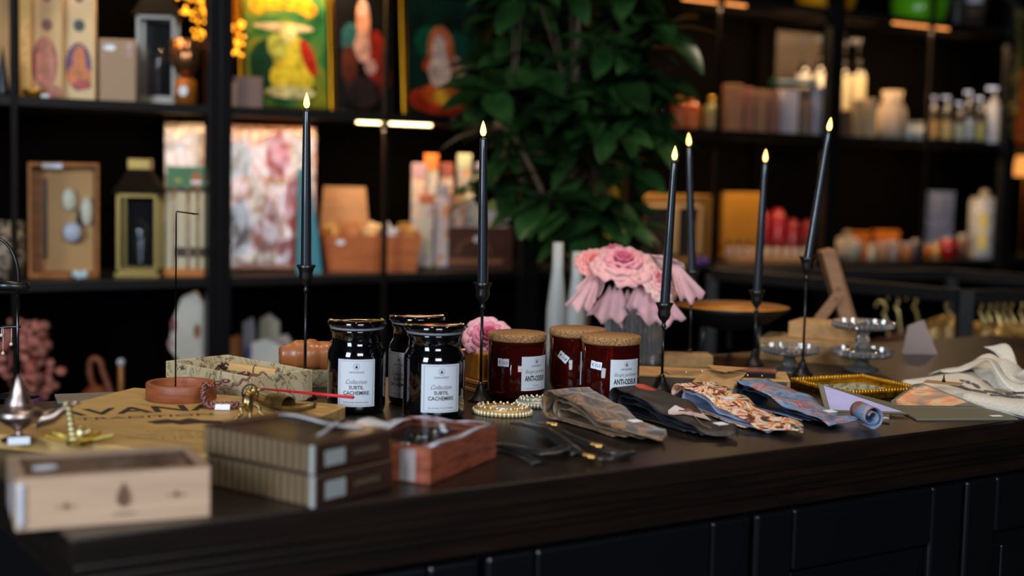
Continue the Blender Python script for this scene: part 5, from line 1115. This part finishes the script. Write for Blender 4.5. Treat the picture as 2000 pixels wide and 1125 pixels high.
q = spot(1548, 'A', .12); hz_ = hgt(q, 170); t = thing('green_box', 'flat dark green box with pale stripe lying on the lilac packets', 'box', (q.x, q.y, q.z + .136), radians(14)); w = wpx(q, 88)
t.location.z = q.z + hgt(q, 168); b = mb(mat('#18382a', .5)); b.cbox(w, .05, .022); b.build('box_body', t, .001); b = mb(mat('#9aa8a8', .5)); b.box(-w * .45, w * .45, -.0265, -.0255, .009, .018); b.build('pale_stripe', t)
# supporting box beneath green box (behind the packets)
gz = t.location.z - q.z
qq = spot(1550, 'A', .20); b = mb(mat('#2a211a', .6)); b.cbox(w * .9, .05, hgt(qq, 172)); solo(b, 'dark_carton', 'dark carton behind the lilac packets, under the green box', 'box', qq, radians(14))
for px, yt, wp, lab in ((1566, 75, 26, 'white-labelled dark bottle, left of the two behind the green box'), (1596, 72, 24, 'white-labelled dark bottle, right of the two behind the green box')):
    qb = spot(px, 'A', .24); qb = qb + Vector((0, 0, 0)); bottle(px, 'A', yt, wp, lab, drk, pat((('#c6c4b8', .3), ('#d8d6cc', .7)), 5), BLACK, grp='tall labelled bottles', pump=True, base=qb, ln=.80)
for px, yt, wp, lab in ((1646, 80, 24, 'white-labelled tall bottle just right of the thick upright'), (1672, 76, 34, 'cream-labelled wide tall bottle right of the thick upright')):
    qb = spot(px, 'A', .22); bottle(px, 'A', yt, wp, lab, drk, pat((('#b8ad84', .3), ('#cfc6a0', .7)), 5), BLACK, grp='tall labelled bottles', pump=True, base=qb, ln=.80)
for x0, x1, y, c, lab in ((1640, 1662, 215, '#5a4030', 'small dark brown box right of the thick upright'), (1664, 1686, 195, '#a0825c', 'small kraft box, left of the pair beside the cream bag'), (1688, 1710, 193, '#b09470', 'small kraft box, right of the pair beside the cream bag')): sbox('small_box', lab, 'box', x0, x1, y, 'A', mat(c, .6), .08, .03, 14, 'small kraft boxes')
q = spot(1742, 'A', .10); t = thing('cream_cloth_bag', 'cream cloth bag with a gathered neck between the small boxes and white jars', 'bag', q, .3); k = wpx(q, 58) / 2; h = hgt(q, 178)
b = mb(mat('#a8937c', .8)); b.lathe([(0, 0), (k, 0), (k * 1.05, h * .2), (k * .95, h * .6), (k * .6, h * .8), (k * .7, h), (0, h * .93)], 24, rib=.04, ribn=7); b.build('bag_body', t); b = mb(mat('#c9b8a0', .7)); b.lathe([(k * .6, h * .78), (k * .66, h * .8), (k * .6, h * .83)], 16, close=True); b.build('tie_cord', t)
for i, px in enumerate((1778, 1798)): q = spot(px, 'A', .06); b = mb(mat('#bfc0b8', .5)); r_ = wpx(q, 18) / 2; h = hgt(q, 238); b.cyl(r_, 0, h * .75, 16); b.use(mat('#8f8f88', .4)); b.cyl(r_ * .9, h * .75, h, 16); solo(b, 'small_white_jar', 'tiny white jar, %s of the two left of the right slim post' % ('left', 'right')[i], 'jar', q, 0, 'tiny white jars')
pb = [(1824, 188, 26, '#b08a50', 'leftmost pump bottle right of the right slim post'), (1850, 188, 26, '#b09a60', 'second pump bottle right of the right slim post'), (1876, 200, 22, '#9a9c88', 'third bottle right of the right slim post'), (1893, 178, 22, '#aab0b4', 'fourth bottle with a silver pump'), (1915, 190, 24, '#a89c58', 'fifth bottle with a yellowish label'), (1942, 170, 36, '#b4b6bc', 'widest white bottle at the right end of the upper shelf')]
for i, (px, yt, wp, c, lab) in enumerate(pb): bottle(px, 'A', yt, wp, lab, mat('#2a241c', .3) if i != 5 else pall, mat(c, .5), mat('#b9bbc4', .3, .5), .10, 'pump bottles at the right', True, ln=.55 if i != 5 else .9)
q = spot(1556, 'A', .325); w = wpx(q, 112); b = mb(wood('#2e1a0a', '#1a0f06', 6)); b.box(-w / 2, w / 2, 0, .01, 0, .372)  # added board, its brown stands for lamplight on the back panel
t = solo(b, 'lit_back_patch', 'brown board added for the lamp-lit patch of back panel behind the white-labelled bottles', 'panel', q, YAW * .9)
# --- level C
def sbowl(px, wp, ytop, c, lab):
    q = spot(px, 'C', .152, 30); R = wpx(q, wp) / 2; t = thing('coloured_bowl', lab, 'bowl', q, 0, 'coloured bowls on the top shelf'); b = mb(mat(c, .3, coat=.5)); b.lathe([(0, 0), (R * .78, 0), (R * .84, .006), (R * .94, .04), (R, .10), (R * .97, .10), (R * .9, .045), (R * .7, .012), (0, .01)], 40); b.build('bowl_body', t); b = mb(mat(c, .4)); b.lathe([(0, -.0), (R * .56, 0), (R * .56, .003), (0, .003)], 24); b.build('foot_ring', t)
sbowl(1612, 120, 0, '#d88e0c', 'glossy yellow-orange bowl on the top shelf'); sbowl(1795, 112, 0, '#5fae14', 'glossy bright green bowl on the top shelf')
bottle(1903, 'C', -60, 34, 'white bottle on the top shelf right of the green bowl', mat('#8f8f94', .4), mat('#a8a8ac', .5), BLACK, .12)
bottle(1868, 'C', -50, 26, 'dark bottle on the top shelf beside the green bowl', drk, mat('#2c2a28', .5), BLACK, .14)
# hanging plant at right
random.seed(8); q = SP(tE - .10, .12, LV['C']); t = thing('trailing_plant', 'trailing olive-green plant hanging at the top right corner', 'plant', (q.x, q.y, LV['C'] + .0005), YAW)
b = mb(pat((('#2c3014', .3), ('#8a8034', .7)), 60, rough=.6)); bs = mb(mat('#2c2814', .6))
for i in range(16):
    x = random.uniform(-.10, .14); y = random.uniform(-.20, -.155); l = random.uniform(.15, .42); x += .11; pts = [Vector((x * .1, -.04, .095)), Vector((x * .1, -.10, .12)), Vector((x * .3, -.18, .06)), Vector((x, y, .0)), Vector((x + .02, y, -l * .5)), Vector((x, y, -l))]; sp = smooth_pts(pts, 8); bs.tube(sp, .001, 4)
    for p in sp[18:]:
        for k in range(3): a = random.uniform(0, 6.28); b.at(p + Vector((random.uniform(-.012, .012), random.uniform(-.01, .01), random.uniform(-.01, .01))), a, random.uniform(-1, 1)).sph((0, 0, 0), .009, 6, (1, .6, .2))
b.build('leaves', t); bs.build('stems', t); b = mb(mat('#3a2c20', .6)); b.lathe([(0, 0), (.04, 0), (.052, .09), (.048, .09), (.045, .01), (0, .01)], 24); b.build('pot', t)

# --- level B right
q = spot(1315, 'B', .14, 520); w = wpx(q, 150); h = hgt(q, 380); t = thing('gold_shadow_frame', 'golden open shadow-box frame with pale inner mouldings, right of the rose bouquet', 'frame', q, radians(12)); gf = mat('#a87a34', .4, .3); cf = mat('#c0a070', .5)
b = mb(gf)
for (x0, x1, z0, z1) in ((-w / 2, w / 2, 0, .02), (-w / 2, w / 2, h - .02, h), (-w / 2, -w / 2 + .02, .02, h - .02), (w / 2 - .02, w / 2, .02, h - .02)): b.box(x0, x1, 0, .04, z0, z1)
b.build('outer_frame', t, .002); b = mb(cf); i_ = .03
for (x0, x1, z0, z1) in ((-w / 2 + i_, w / 2 - i_, h - i_ - .012, h - i_), (w / 2 - i_ - .012, w / 2 - i_, i_, h - i_ - .012), (-w * .02, w * .05, i_, h - i_ - .012)): b.box(x0, x1, -.004, .02, z0, z1)
b.build('inner_moulding', t, .002); b = mb(mat('#2c1d12', .7)); b.box(-w / 2 + .02, w / 2 - .02, .03, .034, .02, h - .02); b.build('backing', t)
q = spot(1372, 'B', .04, 515); b = mb(mat('#42209a', .4)); b.sph((0, 0, .012), .018, 12, (1.4, .8, .65)); solo(b, 'purple_bow', 'bright purple bow in front of the golden shadow-box frame', 'bow', q)
q = spot(1288, 'B', .05, 515); b = mb(mat('#2c1a5a', .5)); b.sph((0, 0, .012), .016, 12, (1.3, .8, .65)); solo(b, 'violet_bow', 'dark violet bow partly hidden behind the leaning candle', 'bow', q)
q = spot(1442, 'B', .20, 515); w = wpx(q, 78); h = hgt(q, 376); b = mb(pat((('#8a5e14', .3), ('#b07c20', .7)), 5, rough=.4)); b.cbox(w, .03, h); t = solo(b, 'mustard_panel_box', 'tall mustard-gold box behind the little bottles', 'box', q, radians(14), None, .002)
q = spot(1495, 'B', .09, 515); w = wpx(q, 180); t = thing('bottle_tray', 'pale wooden tray of tiny bottles on the middle shelf', 'tray', q, radians(12)); b = mb(wood('#c08a50', '#a87440', 10)); b.cbox(w, .08, .022); b.build('tray_body', t, .002)
TQ = q.copy(); Rz = Matrix.Rotation(radians(12), 3, 'Z'); protoB = None
od = ['first', 'second', 'third', 'fourth', 'fifth', 'sixth', 'seventh', 'eighth', 'ninth']
for i in range(9):
    pq = TQ + Rz @ Vector(((-.44 + .11 * i) * w, -.012, 0)); pq.z = TQ.z + .0222; lab = 'tiny dark-capped bottle with white label, %s from the left on the pale tray' % od[i]
    if i == 0:
        protoB = thing('tiny_bottle', lab, 'bottle', pq, 0, 'tiny bottles on the pale tray'); b = mb(mat('#b8aca0', .45)); b.lathe([(0, 0), (.011, 0), (.0115, .002), (.0115, .026), (.005, .031), (0, .031)], 16); b.build('bottle_body', protoB)
        b = mb(mat('#1a1210', .4)); b.lathe([(0, .031), (.0055, .031), (.005, .056), (0, .057)], 12); b.build('cap', protoB)
    else: dup(protoB, pq, 0, lab)
redm = mat('#8c1420', .4, coat=.3)
for i, (px, yt, wp) in enumerate(((1490, 412, 18), (1515, 408, 34), (1545, 428, 26), (1572, 430, 20))):
    q = spot(px, 'B', .24, 515); r_ = wpx(q, wp) / 2; h = hgt(q, yt); b = mb(redm); b.lathe([(0, 0), (r_ * .9, 0), (r_, h * .3), (r_ * .9, h * .85), (r_ * .4, h), (0, h)], 16); solo(b, 'red_candle_jar', 'red vessel, %s from the left behind the tiny bottles' % od[i], 'vessel', q, 0, 'red vessels behind the tiny bottles')
q = spot(1652, 'B', .14, 515); t = thing('round_cream_pot', 'round cream textured pot with small lid, right of the rightmost candle', 'pot', q); r_ = wpx(q, 66) / 2; h = hgt(q, 462); b = mb(pat((('#8f8070', .4), ('#b8ac98', .6)), 50, rough=.6)); b.lathe([(0, 0), (r_ * .7, 0), (r_, h * .4), (r_ * .85, h * .8), (r_ * .4, h), (0, h)], 32); b.build('pot_body', t); b = mb(mat('#a08c74', .5)); b.lathe([(0, h), (r_ * .3, h), (r_ * .2, h * 1.25), (0, h * 1.3)], 16); b.build('lid_knob', t)
for i, (px, wp, yt, ins) in enumerate(((1672, 44, 452, .22), (1726, 52, 450, .22))):
    q = spot(px, 'B', ins, 515); b = mb(mat('#c4681a', .4)); b.cbox(wpx(q, wp), .04, hgt(q, yt)); solo(b, 'orange_box', 'orange box, %s of the two behind the small jars' % ('left', 'right')[i], 'box', q, radians(12), 'orange boxes', .002)
sm = [(1702, 18, 488, '#b9a48c'), (1722, 20, 485, '#b07a4a'), (1742, 26, 482, '#a8887c'), (1768, 24, 486, '#b5682c'), (1808, 18, 488, '#c96a18'), (1826, 16, 484, '#cf9a50'), (1878, 20, 470, '#6a3a26'), (1786, 16, 480, '#4a4a58')]
lb = ['cream', 'light brown', 'pinkish beige', 'brown-orange', 'vivid orange', 'honey-coloured', 'dark brown', 'dark slate']
for (px, wp, yt, c), l in zip(sm, lb):
    q = spot(px, 'B', .06, 512); r_ = wpx(q, wp) / 2; h = hgt(q, yt - 12); t = thing('small_candle_jar', 'small %s candle jar on the right middle shelf' % l, 'jar', q, 0, 'small jars on the right middle shelf'); b = mb(mat(c, .3, coat=.4)); b.cyl(r_, 0, h * .8, 20); b.build('jar_body', t); b = mb(mat('#b8a898', .4)); b.cyl(r_ * .9, h * .8, h, 20); b.build('lid', t)
q = spot(1850, 'B', .12, 510); b = mb(mat('#a01410', .3, coat=.6)); r_ = wpx(q, 30) / 2; h = hgt(q, 462); t = thing('red_glass_jar', 'bright red glass jar in front of the blue patterned box', 'jar', spot(1850, 'B', .08, 510)); b.cyl(r_, 0, h * .9, 24); b.build('jar_body', t); b = mb(mat('#8f8a90', .4)); b.cyl(r_ * .9, h * .9, h, 24); b.build('lid', t)
bluep = pat((('#2c3450', .42), ('#98a2b8', .52), ('#3a4668', .6)), 75, 'voronoi', .5)
q = spot(1831, 'B', .20, 510); t = thing('blue_patterned_box', 'blue and white patterned upright box behind the red glass jar', 'box', q, radians(14)); w = wpx(q, 48); h = hgt(q, 374); b = mb(bluep); b.cbox(w, .04, h); b.build('box_body', t, .001); b = mb(mat('#141c34', .5)); b.cbox(w * 1.01, .041, .012, h * .1); b.build('dark_band', t)
q = spot(1917, 'B', .10, 505); t = thing('embossed_white_bottle', 'white embossed bottle with round stopper and gold lettering, middle shelf right', 'bottle', q, face(q)); r_ = wpx(q, 56) / 2; h = hgt(q, 386); wt = pat((('#8f8c88', .4), ('#c6c2bc', .6)), 80, 'voronoi', .45, bump=.5)
b = mb(wt); b.lathe([(0, 0), (r_ * .95, 0), (r_, .006), (r_, h * .93), (r_ * .85, h), (0, h)], 32); b.build('bottle_body', t); b = mb(mat('#b0a08a', .4)); b.lathe([(0, h), (r_ * .3, h), (r_ * .36, h + .014), (r_ * .25, h + .028), (0, h + .032)], 20); b.build('stopper', t)
b = mb(mat('#c9a84a', .4, .5)); patch(b, r_ + .0012, 0, .28, h * .15, h * .42, 6); patch(b, r_ + .0012, 0, .28, h * .48, h * .74, 6); b.build('gold_lettering', t)
# beyond: warm lamp bokeh at right edge
q = spot(1992, 'B', .16, 505); t = thing('amber_lamp', 'small glowing amber lamp at the far right edge', 'lamp', q); h = hgt(q, 305); b = mb(BRASS); b.lathe([(0, 0), (.03, 0), (.03, .008), (.005, .012), (.005, h * .8), (0, h * .8)], 20); b.build('stand', t); b = mb(mat('#c9803c', .5, emit=1.5)); b.lathe([(0, h * .8), (.045, h * .8), (.035, h), (0, h)], 20); b.build('shade', t)
q = spot(1988, 'A', .16, 280); b = mb(mat('#a84a18', .4)); b.cbox(.09, .04, hgt(q, 135)); solo(b, 'orange_carton', 'deep orange carton at the far right edge of the upper shelf', 'box', q, radians(14), None, .002)

# --- low shelf left
def blossom_cloud(b, cx, n, seed):
    rd = random.Random(seed)
    for i in range(n):
        a = rd.uniform(0, 2 * pi); u = rd.uniform(-.4, 1); r = cx * (rd.uniform(.3, 1) ** .5); p = Vector((r * cos(a) * sqrt(1 - max(0, u) ** 2 * .5), r * sin(a) * .7, .16 + cx * 1.1 * u)); b.sph(p, rd.uniform(.009, .018), 7, (1, .8, .9))
q = spot(50, 'low', .16); t = thing('dried_flower_bunch', 'bunch of pink and coral dried flowers on the low shelf at the left edge', 'flowers', q)
hh = hgt(q, 622); b = mb(pat((('#8a3428', .3), ('#d88a78', .5), ('#b8583c', .62), ('#d898a4', .75)), 25, rough=.8)); rd = random.Random(3)
for i in range(170):
    u = rd.random() ** .8; a = rd.uniform(0, 2 * pi); rad = .105 * (1 - abs(u - .45) * 1.1) ; p = Vector((rad * rd.uniform(.2, 1) * cos(a), rad * rd.uniform(.2, 1) * sin(a) * .7, hh * (.38 + .6 * u))); b.at(p, a, rd.uniform(-.6, .6)).sph((0, 0, 0), rd.uniform(.008, .016), 6, (1, .7, .8))
b.build('blossoms', t); b = mb(mat('#7a4424', .7))
for i in range(12): a = i * .55; b.tube([Vector((.01 * cos(a), .01 * sin(a), .10)), Vector((.05 * cos(a), .035 * sin(a), hh * .6))], .0015, 6)
b.build('stalks', t); b = mb(mat('#7a3f6a', .4)); b.lathe([(0, 0), (.04, 0), (.052, .06), (.045, .13), (.035, .15), (.030, .15), (.035, .12), (0, .01)], 24); b.build('vase', t)
q = spot(190, 'low', .06); t = thing('wooden_duck_jug', 'reddish-brown curved wooden jug on the low shelf', 'jug', q); H = hgt(q, 703); rb = wood('#5c2810', '#7f3c18', 8)
b = mb(rb); b.lathe([(0, 0), (.06, 0), (.075, .05), (.06, H * .55), (.02, H * .72), (0, H * .74)], 28); b.build('jug_body', t)
b = mb(rb); b.tube(smooth_pts([Vector((.02, 0, H * .5)), Vector((-.012, -.01, H * .8)), Vector((-.012, -.01, H)), Vector((.008, -.01, H * 1.0)), Vector((.02, -.01, H * .85)), Vector((.05, -.01, H * .5))], 5), .008, 10); b.build('curved_handle', t)
q = spot(236, 'low', .02); b = mb(mat('#b9b4b8', .4)); b.sph((0, 0, hgt(q, 700) - .01), .010, 12); b.use(mat('#8a5c34', .3, .5)); b.lathe([(0, 0), (.02, 0), (.02, .01), (.006, .02), (.008, hgt(q, 700) - .02), (0, hgt(q, 700) - .02)], 16); solo(b, 'bottle_with_pale_stopper', 'small brass bottle with pale round stopper right of the wooden jug', 'bottle', q)
# paper figure
q = spot(370, 'low', .10); t = thing('crumpled_gift_bag', 'white crumpled paper gift bag with coloured spots, under the incense rack', 'bag', q, radians(10)); h = hgt(q, 560); hm = hgt(q, 640); w = wpx(q, 80)
b = mb(pat((('#b8ac98', .3), ('#cfc6b6', .55), ('#a8acb4', .7)), 6, rough=.6))
prof = [(-.02 * 0 + w * .05, 0), (w * .5, 0), (w * .5, h * .85), (w * .15, h), (-w * .2, h * .96), (-w * .42, h * .8), (-w * .5, h * .62), (-w * .3, h * .55), (w * .05, h * .45)]
b.slab(prof, -.012, .03); b.build('paper_body', t, .006)
b = MB()
for c_, cx, cz, rx, rz in (('#8a5a2c', .18, .74, .09, .05), ('#8c4a50', -.38, .78, .07, .05), ('#b08088', -.44, .66, .08, .03), ('#5a2c34', .42, .9, .08, .03)): b.use(mat(c_, .6)); b.ell(cx * w, cz * h, rx * w, rz * h, -.0125, .0006)
b.build('coloured_spots', t)
for i, (px, yt, wp, c, ins, lab) in enumerate(((520, 612, 46, '#b0a68e', .20, 'tall cream folded packet, highest on the low shelf'), (490, 618, 28, '#8f8a90', .12, 'grey-white packet left of the tall cream one'), (512, 660, 70, '#c0b8ac', .07, 'front cream packet with blue corner on the low shelf'), (555, 652, 50, '#b09a8c', .12, 'pinkish beige packet right of the front cream one'), (462, 652, 44, '#a85c1c', .2, 'orange box behind the cream packets on the low shelf'), (450, 690, 22, '#b89470', .05, 'small tan packet at the left of the cream packets'))):
    q = spot(px, 'low', ins); w = wpx(q, wp); h = hgt(q, yt); b = mb(mat(c, .6)); sk = (.12, -.2, .1, -.15, 0, .1)[i]; b.slab([(-w / 2, 0), (w / 2, 0), (w * (.42 + sk), h * .93), (w * .1, h), (w * (-.42 + sk), h * .95)], -.012, .012)
    if i == 2: b.use(mat('#34347a', .5)); b.slab([(-w * .5, 0), (-w * .36, 0), (-w * .30, h * .9), (-w * .42, h * .93)], -.0135, -.0121)
    solo(b, 'paper_packet', lab, 'packet', q, radians(8), 'packets on the low shelf', .003)

# ================================================================== tree and white vases
TR = atY(1130, 470, 3.15)
b = mb(mat('#0d0d0d', .6)); b.cbox(.30, .14, .80); solo(b, 'black_plinth', 'black plinth behind the counter carrying two white vases', 'plinth', (atY(1105, 600, 3.0).x, 3.0, 0), radians(15), None, .003)
for i, px in enumerate((1086, 1124)):
    P = atY(px, 640, 2.98); P.z = .8004; h = zat(474 if i == 0 else 492, P) - .8; t = thing('white_bottle_vase', ['tall white bottle vase, left of the pair under the tree', 'tall white bottle vase, right of the pair under the tree'][i], 'vase', P, 0, 'white bottle vases'); b = mb(mat('#b9b9b6', .45)); b.lathe([(0, 0), (.014, 0), (.021, h * .2), (.021, h * .5), (.012, h * .8), (.011, h), (.008, h), (.008, h * .8), (0, h * .78)], 24, rib=.03, ribn=8); b.build('vase_body', t)
    b = mb(mat('#6f6f6c', .5)); b.lathe([(.0075, h - .002), (.0075, h - .004), (0, h - .004)], 16); b.build('dark_mouth', t)
TX = atY(1140, 420, 3.15); t = thing('potted_tree', 'tall dark green broad-leaved tree rising behind the roses', 'tree', (TX.x, 3.47, 0))
b = mb(mat('#151515', .5)); b.lathe([(0, 0), (.13, 0), (.16, .32), (.15, .32), (.13, .28), (0, .28)], 40); b.build('pot', t)
bark = wood('#5a452c', '#3a2c1c', 20)
b = mb(bark); L = t.location
def PX(px, py, dy=0): return atY(px, py, 3.47 + dy) - L
trunks = [[Vector((0, 0, .28)), PX(1120, 560), PX(1110, 420), PX(1125, 250), PX(1130, 20)], [Vector((.02, .02, .28)), PX(1150, 500, .05), PX(1160, 330, .03), PX(1180, 200, 0), PX(1190, 20)], [Vector((-.02, 0, .28)), PX(1090, 520, .03), PX(1060, 380, -.02), PX(1000, 260, -.05)]]
tips = []
for tr in trunks:
    sp = smooth_pts(tr, 8); b.tube(sp, [.010 * (1 - .6 * i / len(sp)) + .002 for i in range(len(sp))], 10)
rd = random.Random(77); b2 = mb(bark)
cl = []
for i in range(42):
    py = rd.uniform(-60, 260); lim = 175 if py > 20 else 120; px = 1120 + rd.uniform(-lim, lim); 
    if py > 200: px = 1120 + rd.uniform(-120, 170)
    cl.append((px, py, rd.uniform(-.13, .13)))
cl += [(960, 250, -.05), (985, 310, -.02), (965, 370, 0), (1000, 350, .03), (1060, 390, -.08), (1110, 410, -.1), (1165, 390, -.12), (1195, 420, -.08), (1080, 450, 0), (1140, 450, -.05), (1235, 330, 0), (1070, 330, .05), (1110, 350, 0), (1255, 215, -.08), (1275, 260, -.06), (1262, 160, -.02), (950, 200, 0), (960, 130, .02), (1265, 90, 0), (1040, 300, -.03), (1015, 290, .06), (1215, 455, -.05), (1190, 300, .1), (1130, 300, -.05)]
leafs = mb(pat((('#12220d', .3), ('#22401b', .5), ('#3a5a2a', .72)), 9, rough=.3)); 
def leaf(bb, p, dirv, ln, wd, roll):
    dirv = dirv.normalized(); side = dirv.cross(Vector((0, 0, 1)));
    if side.length < .1: side = Vector((1, 0, 0))
    side.normalize(); nor = side.cross(dirv).normalized(); s2 = side * cos(roll) + nor * sin(roll); n2 = nor * cos(roll) - side * sin(roll); rows = []
    for i in range(7):
        v = i / 6; hw = wd * (sin(pi * min(.985, v * .96 + .03)) ** .8); c = p + dirv * (ln * v) - n2 * (ln * .22 * v * v)
        rows.append([tuple(c + s2 * (hw * u) + n2 * (abs(u) * hw * .28)) for u in (-1, 0, 1)])
    vs = [q for r in rows for q in r]; fs = []
    for i in range(6):
        for j in range(2): a = i * 3 + j; fs.append((a, a + 1, a + 4, a + 3))
    bb.add(vs, fs, True)
for (px, py, dy) in cl:
    c = PX(px, py, dy); src = trunks[0][3] if py < 250 else trunks[1][2]
    if px < 1030: src = trunks[2][3]
    s_ = smooth_pts([src, (src + c) / 2 + Vector((0, 0, .02)), c], 4); b2.tube(s_, .0028, 6)
    n = rd.randint(6, 9)
    for k in range(n):
        a = 2 * pi * k / n + rd.uniform(-.3, .3); el = rd.uniform(-.7, .5); dv = Vector((cos(a) * cos(el), sin(a) * cos(el), sin(el))) + (c - Vector((0, 0, c.z))) * .8
        leaf(leafs, c, dv, rd.uniform(.10, .16), rd.uniform(.026, .040), rd.uniform(-.5, .5))
b.build('trunk', t); b2.build('branches', t); leafs.build('leaves', t)
q = spot(1192, 'B', .05, 520); b = mb(mat('#d8a410', .4)); z0 = hgt(q, 362); b.cbox(wpx(q, 20), .02, hgt(q, 322)); solo(b, 'yellow_box', 'bright yellow upright packet glimpsed through the tree leaves', 'packet', q, radians(20))
q = spot(1238, 'B', .14, 520); b = mb(mat('#b07a50', .4)); b.lathe([(0, 0), (.02, 0), (.022, .06), (.012, .12), (.010, hgt(q, 335)), (0, hgt(q, 332))], 16); solo(b, 'copper_bottle', 'coppery slender bottle glimpsed right of the tree', 'bottle', q)
for ob in C.objects:
    if ob.type == 'MESH' and 'label' not in ob.keys() and ob.parent is None: print('UNLABELLED', ob.name)
